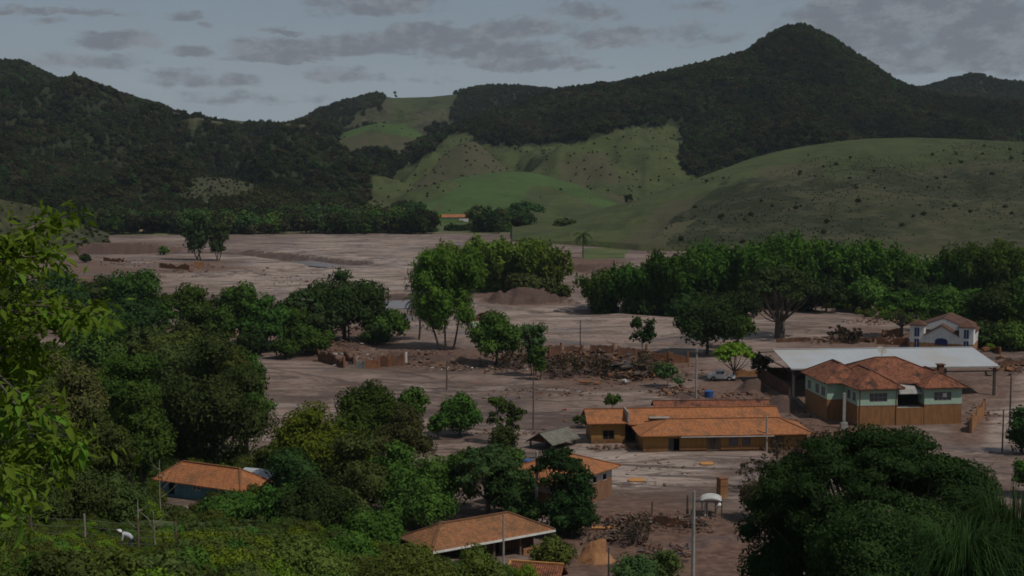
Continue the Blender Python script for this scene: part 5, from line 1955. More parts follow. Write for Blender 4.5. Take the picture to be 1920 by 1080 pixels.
ruin((598, 676), (645, 690), 2.1, 'dark brown ruined wall slanting across the mud left of the doorways')
ruin((646, 673), (664, 683), 2.0, 'short dark ruined wall next to the bare door frame')
ruin((668, 690), (684, 691), 1.9, 'pale ruined wall stub holding a bare door frame', 'concrete')
ruin((686, 691), (710, 690), 2.1, 'orange brick ruined wall between two dark doorways', 'brick')
ruin((712, 688), (728, 688), 2.1, 'dark doorway wall beside the orange brick ruin')
ruin((731, 687), (757, 685), 2.3, 'dark ruined wall ending at a white pillar')
ruin((757, 683), (762, 683), 2.2, 'thin white pillar of a ruined wall on the mud', 'white')
ruin((590, 640), (628, 646), 1.6, 'brown ruined wall under the dark mango trees')
ruin((1030, 672), (1052, 668), 2.6, 'tall broken wall behind the slender grey green tree')
ruin((1060, 664), (1092, 662), 1.6, 'low dark ruined wall at the left end of the debris field')
ruin((1108, 663), (1150, 662), 1.9, 'ruined wall below the small tufted tree, left part')
ruin((1160, 668), (1212, 666), 2.2, 'long ruined wall below the small tufted tree, right part')
ruin((1222, 678), (1254, 679), 2.0, 'orange ruined wall with a dark gap left of the dark round tree', 'brick')
ruin((1256, 680), (1290, 680), 2.1, 'orange ruined wall at the corner below the dark round tree', 'brick')
ruin((1190, 702), (1236, 700), 1.5, 'low orange ruined wall behind the scraggly debris shrub', 'brick')
ruin((1120, 680), (1150, 694), 1.3, 'broken wall slab tilted amid the debris field')
ruin((1375, 706), (1440, 704), 1.3, 'low orange wall behind the dark soil mound near the metal shed', 'clay')
ruin((1645, 645), (1700, 648), 1.6, 'dark orange ruined wall joining the church on its near side', 'brick')
ruin((1655, 632), (1690, 630), 1.7, 'orange ruined wall left of the church tower', 'clay')
ruin((1838, 650), (1875, 664), 1.4, 'broken brown wall to the side of the church', 'brick_mud')
ruin((1872, 690), (1940, 684), 1.3, 'long low brown wall past the end of the metal shed')
ruin((1580, 640), (1640, 642), 1.0, 'low brown wall with stumps behind the metal shed roof')
ruin((1455, 642), (1520, 640), 0.9, 'low burnt wall stub beyond the metal shed roof')
ruin((1820, 812), (1845, 778), 2.4, 'orange earth stained wall beside the school corner', 'clay')
ruin((1050, 985), (1110, 975), 0.7, 'low pale concrete kerb wall below the white and brown house', 'concrete')
ruin((1225, 985), (1290, 990), 1.1, 'low brick ruin behind the thick concrete pole', 'brick_mud')
ruin((300, 502), (355, 507), 1.8, 'far dark orange ruined wall below the pair of mudflat trees', 'brick')
ruin((365, 503), (380, 503), 2.6, 'far orange broken pillar wall below the pair of mudflat trees', 'clay')
ruin((195, 489), (232, 492), 1.6, 'far orange brick ruin above the broad dark bush', 'brick')
ruin((418, 632), (442, 634), 1.9, 'orange ruined wall glimpsed between the mango trunks', 'clay')


def debris(name, areas, mats, n, smin, smax, seed):
    """broken masonry, planks and stones strewn in heaps: countless pieces"""
    r = np.random.default_rng(seed)
    mbs = {m: MB() for m in mats}
    A = [areas[r.integers(len(areas))] for _ in range(n)]
    PX = np.array([a[0] + np.clip(r.normal(), -2, 2) * a[2] * .42 for a in A])
    PY = np.array([a[1] + np.clip(r.normal(), -2, 2) * a[3] * .42 for a in A])
    gp = [G(u_, v_) for u_, v_ in zip(PX, PY)]
    zs = ground(np.array([q.x for q in gp]), np.array([q.y for q in gp]))
    for i in range(n):
        a, px, py = A[i], PX[i], PY[i]
        p = G(px, py)
        p.z = zs[i]
        m = mats[r.integers(len(mats))]
        ax = Matrix.Rotation(r.random() * 6.28, 3, 'Z') @ Matrix.Rotation(r.normal() * .35, 3, 'X') @ Matrix.Rotation(r.normal() * .3, 3, 'Y')
        axs = [ax @ Vector(v) for v in ((1, 0, 0), (0, 1, 0), (0, 0, 1))]
        s = smin + (smax - smin) * r.random() ** 2.2
        if r.random() < .3:
            half = (s * 2.0, .09, .07)
        else:
            half = (s, s * (.3 + .5 * r.random()), s * (.15 + .4 * r.random()))
        mbs[m].obox(p + Vector((0, 0, half[2] * .6 + r.random() * a[4])), axs, half)
    for m in mats:
        o = mbs[m].build(name, m)
        o['kind'] = 'stuff'


debris('debris', [(1130, 690, 120, 22, .9), (1080, 670, 60, 14, .6), (1200, 690, 70, 22, 1.0), (1170, 705, 50, 10, 1.0)], ['rubble', 'dirt', 'wood', 'dark_metal', 'brick_mud', 'dirt', 'brick', 'clay', 'dirt', 'brick_mud', 'rubble'], 2300, .07, .6, 1)
debris('debris', [(700, 672, 130, 18, .3), (960, 690, 60, 10, .2), (640, 640, 60, 10, .3), (870, 690, 90, 6, .1)], ['rubble', 'wood', 'brick_mud', 'dull_white', 'dirt'], 420, .08, .45, 2)
debris('debris', [(1180, 985, 90, 16, .5), (1290, 985, 60, 20, .5), (1150, 1010, 70, 16, .3), (1250, 1040, 60, 20, .2)], ['rubble', 'wood', 'dark_metal', 'brick_mud', 'dirt'], 900, .04, .32, 3)
debris('debris', [(1680, 640, 60, 10, .6), (1860, 650, 60, 14, .5), (1560, 640, 60, 8, .3), (1900, 690, 60, 20, .3)], ['brick_mud', 'wood', 'rubble', 'brick'], 360, .12, .7, 4)
debris('debris', [(370, 500, 60, 8, .3), (240, 495, 60, 8, .3), (340, 510, 60, 5, .1), (560, 520, 120, 25, .05)], ['wood', 'brick_mud', 'rubble'], 260, .15, .6, 5)
debris('debris', [(1130, 840, 50, 6, .3), (1190, 840, 40, 4, .2), (1050, 815, 40, 5, .1), (960, 810, 90, 8, .05), (1500, 800, 50, 30, .2), (1840, 780, 40, 20, .2)], ['wood', 'rubble', 'brick_mud', 'brick'], 420, .05, .32, 6)
debris('mud_clods', [(700, 760, 240, 60, .0), (1050, 640, 300, 50, 0), (1250, 880, 140, 40, 0), (600, 480, 260, 40, 0), (1150, 730, 200, 30, 0)], ['dirt', 'rubble', 'brick_mud'], 260, .05, .28, 7)
p = on(1128, 712)
for (px, py, w_, col, lab) in ((1110, 722, 3.0, 'brick', 'flat orange slab lying at the foot of the debris field'), (1172, 720, 2.2, 'metal_sheet', 'pale twisted metal sheet at the foot of the debris field'),
                               (1180, 700, 7.0, 'dark_metal', 'large dark tangled wreck heap in the debris field'), (1058, 770, 0.8, 'red_plastic', 'small pink red container lying alone on the mud'),
                               (580, 663, 2.2, 'rubble', 'pale boulder like concrete lump left of the dark ruined wall'), (703, 645, 1.2, 'white', 'small white scrap between two ruined walls'),
                               (1640, 727, 1.2, 'blue_plastic', 'low blue tarp beside the green school'), (1060, 790, 0.7, 'clay', 'small orange lump on the mud left of the yellow house')):
    p = on(px, py)
    o = thing('wreckage' if w_ > 1.5 else 'scrap', lab, 'wreckage' if w_ > 1.5 else 'scrap', p, 0)
    r = random.Random(px)
    k = 14 if w_ > 4 else 5
    for i in range(k):
        mb = MB()
        ax = Matrix.Rotation(r.random() * 6.28, 3, 'Z') @ Matrix.Rotation(r.gauss(0, .45), 3, 'X')
        mb.obox((r.gauss(0, w_ * .22), r.gauss(0, .5), .15 + r.random() * w_ * .22), [ax @ Vector(v) for v in ((1, 0, 0), (0, 1, 0), (0, 0, 1))],
                (w_ * (.15 + .2 * r.random()), w_ * .12, .06 + w_ * .03 * r.random()))
        mb.build('fragment', col if i % 4 else 'wood', o)

debris('debris', [(620, 655, 60, 10, .2), (800, 680, 120, 10, .25), (1000, 680, 120, 14, .4), (1250, 700, 80, 16, .4), (1270, 735, 60, 12, .15), (1380, 745, 80, 14, .1), (1010, 735, 160, 14, .05), (1640, 605, 80, 8, .3)], ['brick_mud', 'wood', 'rubble', 'brick', 'dirt'], 900, .07, .45, 9)

# ------------------------------------------------------------------ trees, far to near
TR = put_tree
TR('euc', 'tall leafy tree alone on the far mudflat, taller of two', 368, 488, 392, 66, 'euc', bark='bark_mud', dens=1.3)
TR('euc', 'shorter leafy tree touching a taller one on the far mudflat', 409, 489, 414, 46, 'euc', bark='bark_mud', dens=1.3)
TR('bush', 'small round shrub alone on the mud beside the mudflat trees', 306, 478, 461, 22, 'mango', cat='shrub', name='shrub')
TR('bush', 'tiny shrub near the far orange brick ruin', 160, 492, 476, 22, 'dark', cat='shrub', name='shrub')
# around the farmhouse and the green field
TR('ball', 'small round tree on the upper edge of the green field', 829, 364, 350, 13, 'dark', d=1040)
TR('ball', 'small tree at the top of the orange path by the green field', 797, 370, 350, 14, 'dark', d=1030)
TR('umbrella', 'broad dark tree crown right of the far farmhouse, topmost of its cluster', 985, 424, 374, 74, 'dark', d=850)
TR('mango', 'low dense dark tree in front of the broad crown by the farmhouse', 975, 430, 396, 66, 'dark', d=815)
TR('mango', 'grey green tree directly right of the farmhouse', 888, 426, 382, 42, 'olive', d=850)
TR('sapling', 'thin tree between the farmhouse trees and the broad dark crown', 914, 426, 384, 22, 'euc', d=850)
TR('mango', 'olive tree left of the broad dark crown by the farmhouse', 938, 428, 391, 46, 'olive', d=840)
TR('bush', 'bright yellow green shrub left of the farmhouse', 816, 418, 396, 24, 'yellow', d=880, cat='shrub', name='shrub')
TR('mango', 'dark tree on the edge of the woods left of the farmhouse', 776, 424, 372, 50, 'dark', d=870)
TR('mango', 'brown tinged tree at the woods edge left of the farmhouse', 746, 428, 386, 58, 'rusty', d=840)
TR('bush', 'hedge like shrub in front of the far farmhouse', 862, 440, 427, 60, 'dark', d=790, cat='shrub', name='shrub')
TR('bush', 'hedge like shrub at the mud edge left of the farmhouse', 800, 441, 427, 50, 'mango', d=780, cat='shrub', name='shrub')
TR('bush', 'light green shrub at the mud edge right of the farmhouse', 920, 441, 420, 70, 'mango', d=780, cat='shrub', name='shrub')
TR('bush', 'shrub clump at the foot of the broad grassy hill', 1058, 436, 408, 46, 'olive', d=800, cat='shrub', name='shrub')
TR('sapling', 'lone tree in the gully where the field meets the grassy hill', 1178, 384, 364, 22, 'dark', d=900)
TR('ball', 'lone dark tree on the pasture below the peak forest, lower one', 1176, 268, 250, 17, 'dark', d=1420)
TR('ball', 'lone dark tree on the pasture below the peak forest, upper one', 1213, 268, 251, 17, 'dark', d=1430)
TR('sapling', 'lone tree on the skyline of the left ridge', 247, 180, 161, 14, 'dark', d=1755)
TR('sapling', 'lone dark tree on the grassy skyline at centre', 741, 186, 167, 8, 'dark', d=2195)


def palm(label, px, base, top, w_px, mat='mango', seed=1, nf=18):
    r = np.random.default_rng(seed)
    p = on(px, base)
    H = at(px, top, p.y).z - p.z
    Lf = w_px / F * p.y / 2 * 1.15
    root = thing('palm_tree', label, 'palm', p, 0)
    zt = H - Lf * .55
    tv, tf = limb((0, 0, -.5), (0.15, 0, zt), .26, .17, r, .03, 7, 8)
    link('trunk', mesh_np('trunk', tv, tf, 'bark_mud', smooth=True), root)
    for i in range(nf):
        a = i * 2.399963
        el = 1.25 - 1.75 * (i / nf) + r.normal() * .1
        Vs, Fs = [], []
        n = 9
        pts = []
        pos = np.array([.15, 0, zt])
        e = el
        for k in range(n):
            pts.append(pos.copy())
            pos = pos + np.array([math.cos(a) * math.cos(e), math.sin(a) * math.cos(e), math.sin(e)]) * Lf / (n - 1)
            e -= 0.16 + .03 * k
        side = np.array([-math.sin(a), math.cos(a), 0])
        for k in range(n - 1):
            ww = Lf * .20 * math.sin(math.pi * min(1, (k + .8) / n)) + .05
            for s_ in (-1, 1):
                for f_ in (0.0, 0.34, 0.67):
                    q = pts[k] * (1 - f_) + pts[k + 1] * f_
                    q2 = q + (pts[k + 1] - pts[k]) * .30
                    tip = q + side * s_ * ww + (pts[k + 1] - pts[k]) * .8 + np.array([0, 0, -ww * .55])
                    i0 = len(Vs)
                    Vs += [q, q2, tip + (q2 - q) * .3, tip]
                    Fs.append((i0, i0 + 1, i0 + 2, i0 + 3))
        link('frond', mesh_np('frond', np.array(Vs), np.array(Fs), mat), root)
    return root


palm('dark palm tree beside the flat topped spreading tree', 785, 637, 545, 66, 'dark', 3)
palm('small far palm at the foot of the broad grassy hill', 1093, 484, 430, 40, 'dark', 4, 14)

# bright grove at the river
g_b = 'bright bamboo clumps by the river'
for (px, b, t, w_, lab) in ((855, 546, 446, 120, 'bright bamboo clump at the end of its grove behind the tall bare stemmed tree'), (922, 545, 436, 125, 'bright bamboo clump, tallest of its grove, above the grey green shrub'),
                            (985, 545, 440, 120, 'bright bamboo clump behind the long low grey green shrub'), (1032, 548, 456, 90, 'lowest bright bamboo clump at the end of its grove above the soil mound')):
    TR('bamboo', lab, px, b, t, w_, 'bamboo_bright', group=g_b, name='bamboo_clump', cat='bamboo', dens=1.1)
TR('bush', 'grey green shrub in front of the bright bamboo grove', 910, 546, 498, 56, 'euc', name='shrub', cat='shrub')
TR('bush', 'long low grey green shrub below the bright bamboo grove', 990, 550, 508, 105, 'olive', name='shrub', cat='shrub')
TR('bush', 'low green shrub at the foot of the brown soil mound', 1055, 560, 532, 44, 'olive', name='shrub', cat='shrub')
TR('euc', 'tall yellow green tree with thin bare stems before the bright bamboo', 834, 656, 466, 132, 'bamboo_bright', bark='bark_mud', dens=1.5)

# dark bamboo belt behind the church and shed
g_d = 'dark bamboo clumps behind the church'
for (px, b, t, w_) in ((1134, 588, 500, 74), (1180, 584, 452, 100), (1243, 586, 432, 106), (1305, 580, 442, 100), (1366, 578, 446, 98), (1428, 574, 440, 104), (1492, 570, 438, 104),
                       (1556, 570, 444, 100), (1618, 572, 450, 104), (1676, 566, 452, 100), (1738, 558, 456, 96), (1800, 560, 452, 100), (1862, 562, 455, 108), (1916, 566, 458, 100), (1975, 570, 455, 100)):
    jt = int(10 + 22 * math.sin(px * 1.7)) if px > 1150 else 0
    TR('bamboo', 'dark bamboo clump hanging low over the mud at the open end of the long belt' if px < 1150 else 'clump in the long dark bamboo belt below the broad grassy hill', px + jt // 2, b, t + jt, w_ * (1.42 + .3 * math.sin(px)), 'bamboo', group=g_d, name='bamboo_clump', cat='bamboo')
TR('mango', 'dark mango like tree at the bamboo foot, nearest the church', 1622, 584, 518, 90, 'mango')
TR('mango', 'dark rounded tree at the bamboo foot above the metal shed', 1548, 586, 516, 84, 'dark')
TR('bush', 'dark shrub at the bamboo foot behind the dark round tree', 1400, 592, 540, 80, 'dark', name='shrub', cat='shrub')
TR('umbrella', 'flat crowned tree just left of the church tower', 1690, 632, 540, 98, 'mango')
TR('mango', 'dark tree with yellow tinged top behind the church roof', 1792, 622, 532, 110, 'mango')
TR('mango', 'dark dense tree right of the church under the bamboo', 1862, 632, 520, 120, 'dark')
TR('mango', 'dark tree at the edge of the picture right of the church', 1928, 636, 515, 120, 'mango')
TR('bush', 'dark shrub against the side wall of the church', 1850, 652, 596, 64, 'dark', name='shrub', cat='shrub')
TR('bush', 'dark shrub spreading right of the church', 1905, 656, 606, 80, 'mango', name='shrub', cat='shrub')

for (px, b, t, w_) in ((1215, 590, 545, 90), (1275, 588, 540, 90), (1340, 584, 536, 90), (1480, 580, 530, 100), (1700, 574, 520, 100), (1740, 590, 530, 90)):
    TR('bush', 'dark shrub filling the foot of the long dark bamboo belt', px, b, t, w_, 'dark', group='shrubs under the dark bamboo belt', name='shrub', cat='shrub')
# middle distance, left group
TR('bush', 'broad dark bush like tree at the mud edge on the left', 262, 590, 490, 116, 'mango')
TR('bush', 'dull green tree left of the broad dark bush like tree', 178, 588, 512, 110, 'olive')
TR('bush', 'dark low tree above the rusty topped tree', 240, 640, 553, 150, 'dark')
TR('mango', 'small pale green tree between mud and the broad dark bush', 310, 618, 560, 52, 'bamboo')
TR('bush', 'dull shrubby tree behind the bright overhanging branch', 100, 606, 505, 120, 'dark')
TR('bush', 'dull tree behind the overhanging leaves at the picture edge', 30, 620, 500, 130, 'olive')
TR('mango', 'round mango tree with yellowish top, first of the middle row', 365, 652, 532, 88, 'mango', dens=1.15)
TR('mango', 'green domed mango tree, tall second of the middle row', 452, 648, 527, 86, 'mango', dens=1.15)
TR('mango', 'low wide mango tree in the middle row before the tall dome', 500, 658, 553, 92, 'mango')
TR('mango', 'small mango tree between the yellowish dome and the tall dome', 416, 662, 575, 72, 'mango')
TR('mango', 'bright small tree in the middle row next to the spreading tree', 560, 655, 568, 74, 'bamboo')
TR('umbrella', 'pale leaved spreading tree left of the big flat topped one', 572, 648, 536, 100, 'euc')
TR('mango', 'big dark flat topped spreading tree above the ruined walls', 645, 642, 496, 150, 'dark', dens=1.3)
TR('mango', 'small mango tree between the spreading tree and the palm', 726, 640, 577, 92, 'mango')
TR('mango', 'round mango tree alone among rubble in the centre', 930, 684, 584, 108, 'mango', dens=1.2)
TR('euc', 'slender grey green tree right of the central round mango', 1000, 706, 606, 56, 'euc', bark='bark_mud')
TR('euc', 'narrow climber covered stump at the foot of the slender tree', 1012, 712, 648, 34, 'mango', bark='bark_mud')
TR('sapling', 'small tufted tree standing above the long ruined wall', 1203, 660, 590, 62, 'dark', dens=1.5)
TR('mango', 'dark round tree on the open mud in the centre right', 1326, 664, 546, 122, 'dark', dens=1.3)
TR('mango', 'lighter green tree leaning on the dark round tree', 1384, 652, 580, 62, 'mango')
TR('fan', 'half bare fan branched tree with thick trunk on the mud', 1462, 634, 494, 160, 'euc', bark='bark')
TR('umbrella', 'bright green flat topped tree behind the white pickup', 1376, 712, 637, 86, 'yellow', dens=1.2)
TR('sapling', 'sparse pale tree between the pickup and the metal shed', 1431, 712, 664, 66, 'olive')
TR('sapling', 'scraggly shrub at the right end of the debris field', 1252, 726, 676, 66, 'euc', name='shrub', cat='shrub')
TR('sapling', 'scraggly little tree behind the left wing of the yellow house', 1147, 772, 738, 42, 'mango', name='shrub', cat='shrub')
TR('sapling', 'pale scraggly shrub at the left end wall of the yellow house', 1092, 802, 774, 40, 'olive', name='shrub', cat='shrub')
TR('dry', 'bare twisted stump tree behind the metal shed roof', 1572, 640, 608, 44, 'dry', name='dead_tree')
TR('dry', 'bare broken stump behind the metal shed, nearer the church', 1604, 644, 612, 26, 'dry', name='dead_tree')

TR('bush', 'low dark growth under the yellowish mango dome', 388, 664, 604, 70, 'mango', name='shrub', cat='shrub')
TR('bush', 'low shrub under the tall second mango dome', 470, 668, 610, 70, 'dark', name='shrub', cat='shrub')
TR('bush', 'scrubby shrub where the mango row meets the ruined walls', 535, 672, 626, 60, 'mango', name='shrub', cat='shrub')
TR('bush', 'dark shrub in the shade of the big flat topped tree', 600, 652, 600, 60, 'dark', name='shrub', cat='shrub')
TR('mango', 'dark tree just left of the trunk of the big flat topped tree', 610, 648, 566, 80, 'euc')
TR('bush', 'shrubs hiding the trunks at the right end of the mango row', 585, 664, 606, 90, 'mango', name='shrub', cat='shrub')
TR('bush', 'shrub below the round small mango by the palm', 700, 646, 604, 60, 'dark', name='shrub', cat='shrub')
TR('bush', 'wide low shrub mass under the first mango dome', 345, 668, 600, 80, 'olive', name='shrub', cat='shrub')
TR('mango', 'mango tree behind the gap between the two tall domes', 408, 640, 556, 60, 'dark')
TR('mango', 'dark mango tree squeezed between the middle row and the spreading trees', 530, 646, 556, 70, 'dark')
TR('bush', 'grey green weedy shrub before the yellowish mango dome', 335, 690, 612, 110, 'scrub')
TR('bush', 'green weedy shrub below the mango row', 410, 704, 636, 120, 'mango')
TR('bush', 'shrubby growth at the edge of the open mud below the mango row', 470, 716, 664, 60, 'mango', name='shrub', cat='shrub')
TR('dry', 'brown twiggy scrub at the left end of the debris field', 1060, 706, 660, 80, 'dry', name='dry_shrub', cat='shrub', dens=2.5)
TR('dry', 'brown twiggy scrub in the middle of the debris field', 1120, 704, 668, 80, 'dry', name='dry_shrub', cat='shrub', dens=2.5)
TR('dry', 'brown twiggy scrub by the dark tangled wreck heap', 1210, 700, 660, 70, 'dry', name='dry_shrub', cat='shrub', dens=2.5)
TR('dry', 'tangled brown scrub at the foot of the central round mango', 965, 690, 650, 60, 'dry', name='dry_shrub', cat='shrub', dens=2.5)
# nearer trees
TR('bush', 'big dome shaped mango tree in the lower centre, tallest of its group', 682, 858, 690, 146, 'mango', dens=1.25)
TR('mango', 'small round tree right behind the big lower centre mango', 775, 800, 727, 66, 'mango')
TR('mango', 'small low tree left of the ball shaped tree', 822, 824, 770, 44, 'mango')
TR('ball', 'ball shaped tree standing by itself on the mud', 862, 816, 735, 88, 'mango', dens=1.2)
TR('sapling', 'two tufted sapling on the mud, left of a pair', 932, 832, 743, 50, 'mango', dens=1.5)
TR('sapling', 'shorter tufted sapling on the mud, right of a pair', 962, 836, 752, 52, 'mango', dens=1.5)
TR('bush', 'low shrub at the foot of the two saplings', 945, 842, 800, 60, 'olive', name='shrub', cat='shrub')
TR('bush', 'vine covered brownish tree behind the big lower centre mango', 752, 884, 764, 120, 'rusty')
TR('bush', 'yellow green sunlit tree left of the big lower centre mango', 612, 930, 742, 180, 'yellow', lean=-0.08, dens=1.2)
TR('bush', 'dark green tree below the sunlit yellow green tree, left part', 552, 960, 836, 120, 'dark')
TR('bush', 'olive tree covered with vines under the sunlit tree', 665, 968, 812, 150, 'olive')
TR('bush', 'dense dark tree in the lower centre above the veranda roof', 735, 968, 832, 130, 'mango')
TR('bush', 'mid green tree left of the grey roofed hut', 830, 962, 826, 140, 'mango')
TR('umbrella', 'grey green loose tree between the hut and the veranda house', 915, 968, 828, 150, 'euc')
TR('bush', 'dark tree behind the tall concrete pole', 960, 972, 850, 110, 'dark')
TR('umbrella', 'feathery tree covering the white and brown house', 1050, 1000, 832, 118, 'acacia', dens=1.3)
TR('bush', 'drooping dark foliage on the near side of the feathery tree', 1066, 1004, 862, 96, 'acacia')
TR('bush', 'dark green foot of the feathery tree beside the veranda roof', 1075, 1006, 930, 90, 'acacia')
TR('bush', 'dark leafy tree left of the veranda roof', 700, 1052, 955, 140, 'mango')
TR('bush', 'dark tree between the turquoise house and the veranda house', 590, 1010, 900, 160, 'dark')
TR('bush', 'round green bush right of the veranda house', 1040, 1072, 1003, 88, 'scrub', name='shrub', cat='shrub')
TR('bush', 'grey green bush at the bottom edge left of the thick pole', 1190, 1098, 1040, 100, 'euc', name='shrub', cat='shrub')
TR('bush', 'sparse bush at the bottom edge nearest the thick pole', 1246, 1092, 1032, 70, 'olive', name='shrub', cat='shrub')
TR('dry', 'bare dry shrub on the brown earth above the clay heap', 1190, 1020, 966, 70, 'dry', name='dry_shrub', cat='shrub')
TR('dry', 'dry brown scrub left of the huge dark tree, upper part', 1500, 880, 812, 130, 'dry', name='dry_shrub', cat='shrub', dens=2.2)
TR('dry', 'dry brown scrub left of the huge dark tree, lower part', 1440, 918, 846, 110, 'dry', name='dry_shrub', cat='shrub', dens=2.2)
TR('dry', 'dry brown scrub hugging the yellow house end wall', 1560, 860, 800, 100, 'dry', name='dry_shrub', cat='shrub', dens=2.0)
TR('bush', 'brown leafed bush on the near side of the dry scrub', 1420, 975, 900, 90, 'dry', name='dry_shrub', cat='shrub')
TR('bush', 'mid green tree with rounded top just behind the veranda house', 790, 990, 880, 130, 'mango')
TR('bush', 'leafy dark tree beside the tall concrete pole foot', 985, 1000, 905, 90, 'dark')
TR('bush', 'dull green tree between the ball shaped tree and the hut', 880, 905, 838, 100, 'scrub')
TR('bush', 'green tree between the hut and the blue tank', 950, 900, 838, 90, 'mango')
TR('bush', 'dark shrubby tree left of the sunlit yellow green tree', 545, 900, 800, 90, 'mango')
TR('bush', 'green tree on top of the big lower centre mango group, set back', 720, 800, 730, 70, 'mango')
TR('bush', 'mixed green tree at the foot of the olive vine tree', 640, 1010, 915, 120, 'olive')
TR('bush', 'green thicket between the large olive tree and the sunlit tree', 505, 905, 818, 70, 'scrub')
TR('bush', 'dark thicket behind the large olive tree, by the mud edge', 480, 790, 700, 70, 'mango')
TR('bush', 'olive thicket between the mango row and the left mass', 300, 720, 630, 110, 'scrub')
TR('bush', 'bright shrubby thicket above the glossy dark tree', 190, 700, 590, 130, 'mango')
TR('bush', 'mixed thicket under the dark low tree, near the left slope', 270, 690, 610, 100, 'olive')
# left mass
TR('bush', 'large olive tree on the slope left of the mud, rounded top', 405, 878, 622, 190, 'olive', dens=1.15)
TR('bush', 'dark olive tree behind the turquoise house roof', 330, 872, 700, 160, 'olive')
TR('bush', 'leafy tree with a twig sticking out over the mud', 462, 850, 680, 90, 'mango')
TR('bush', 'olive shrubby tree above the large olive tree', 350, 740, 622, 150, 'olive')
TR('bush', 'green shrubby tree at the mud edge above the large olive tree', 430, 730, 650, 90, 'scrub')
TR('mango', 'glossy dark green tree, tall narrow, in the middle of the left mass', 232, 905, 590, 150, 'mango', d=160, dens=1.3)
TR('mango', 'dark green tree above the turquoise roof', 262, 930, 700, 120, 'mango', d=150, dens=1.2)
TR('mango', 'rusty topped grey tree in the left mass', 120, 950, 646, 190, 'rusty', d=125, dens=1.3)
TR('mango', 'grey olive tree below the rusty topped tree', 200, 960, 745, 130, 'olive', d=120, dens=1.2)
TR('mango', 'shadowed dark tree behind the overhanging branch', 20, 960, 690, 200, 'dark', d=118)
TR('bush', 'dull green tree low between the rusty tree and the fence', 95, 1010, 860, 200, 'olive', d=92)
TR('bush', 'dull olive tree low above the fence wires', 215, 1010, 888, 130, 'olive', d=98)
TR('bush', 'green shrub screen in front of the turquoise wall', 432, 1000, 918, 120, 'mango', d=140, name='shrub', cat='shrub')
TR('bush', 'olive shrub in front of the left end of the turquoise house', 300, 1010, 948, 100, 'olive', d=120, name='shrub', cat='shrub')
TR('bush', 'leafy shrub right of the turquoise house', 520, 1010, 900, 110, 'mango', d=138, name='shrub', cat='shrub')
# right foreground
TR('umbrella', 'huge dark feathery tree filling the lower right', 1650, 1140, 792, 520, 'acacia', d=98, dens=1.5)
TR('bush', 'dark side growth of the huge feathery tree, left', 1470, 1120, 900, 210, 'acacia', d=100, dens=1.2)
TR('bush', 'dark leafy undertree below the huge feathery tree', 1640, 1180, 930, 330, 'dark', d=88)
TR('bush', 'dark tree behind the huge feathery tree, right', 1800, 1120, 850, 230, 'acacia', d=104, dens=1.2)
TR('bush', 'dark tree at the picture edge beside the grey road', 1915, 850, 762, 70, 'dark')
TR('mango', 'dark small tree at the picture edge below the grey road', 1930, 930, 850, 70, 'mango')


# grass like bamboo shoots in the lower right corner
def grass_clump(label, px, top, d, w_px, n, seed):
    r = np.random.default_rng(seed)
    q = at(px, top, d)
    p = Vector((q.x, q.y, gz(q.x, q.y)))
    H = q.z - p.z
    W = w_px / F * d
    root = thing('giant_grass', label, 'tall grass', p, 0)
    V, Fq = [], []
    for i in range(n):
        a = r.random() * 6.283
        k = r.random() ** .5
        b = np.array([math.cos(a) * k * W * .2, math.sin(a) * k * W * .2, 0])
        hh = H * (.55 + .45 * r.random())
        out = W * (.15 + .45 * r.random())
        m = 7
        wd = .035 + .03 * r.random()
        side = np.array([-math.sin(a), math.cos(a), 0])
        i0 = len(V)
        for j in range(m):
            t = j / (m - 1)
            c = b + np.array([math.cos(a), math.sin(a), 0]) * out * t ** 1.8 + np.array([0, 0, hh * (math.sin(t * 1.9) / .946 if t < .83 else 1.0 - .9 * (t - .83))])
            ww = wd * (1 - t * .85)
            V += [c - side * ww, c + side * ww]
        for j in range(m - 1):
            Fq.append((i0 + 2 * j, i0 + 2 * j + 1, i0 + 2 * j + 3, i0 + 2 * j + 2))
    b_ = link('blades', mesh_np('blades', np.array(V), np.array(Fq), 'acacia'), root)
    b_['kind'] = 'stuff'


grass_clump('arching tall grass clump in the lower right corner', 1905, 920, 72, 260, 900, 1)
grass_clump('arching tall grass clump under the huge dark tree, lower right', 1810, 985, 66, 220, 700, 2)

# ------------------------------------------------------------------ near slope: undergrowth, fence, person
pts = []
for _ in range(5600):
    y = rng.uniform(38, 150)
    px = rng.uniform(-250, 1000)
    x = (px - 960) / F * y
    z = 0.0
    if y > 92 and px > 250 and rng.random() < .6:
        continue
    pts.append((x, y, z - .15))
pts = np.array(pts)
pts[:, 2] += ground(pts[:, 0], pts[:, 1])
pts = pts[pts[:, 2] > .85]
ux, uy = project(pts[:, 0], pts[:, 1], pts[:, 2] + 1.35)
pts = pts[~(((ux < 350) & (pts[:, 1] < 84) & (uy < 1042)) | ((ux > 300) & (ux < 372) & (uy < 945)))]
low = []
for _ in range(2600):
    y = rng.uniform(44, 96)
    px = rng.uniform(-120, 420)
    x = (px - 960) / F * y
    low.append((x, y, -.1, px))
low = np.array(low)
low[:, 2] += ground(low[:, 0], low[:, 1])
nl = fbm(low[:, 0] * .2, low[:, 1] * .2, 67)
scatter('undergrowth', low[:, :3], 0.15, 0.5, BUSH_COL, 65)
mid = low[(nl > .0) & ((low[:, 3] < 190) | (low[:, 3] > 285) | (low[:, 1] > 79))]
scatter('undergrowth', mid[::2, :3], 0.4, 1.0, BUSH_COL, 68)
pts = pts[fbm(pts[:, 0] * .12, pts[:, 1] * .12, 66) > -.22]
scatter('undergrowth', pts[::2], 0.25, 1.1, BUSH_COL, 60)
scatter('undergrowth', pts[1::4], 0.8, 1.9, BUSH_COL, 64)
pts = []
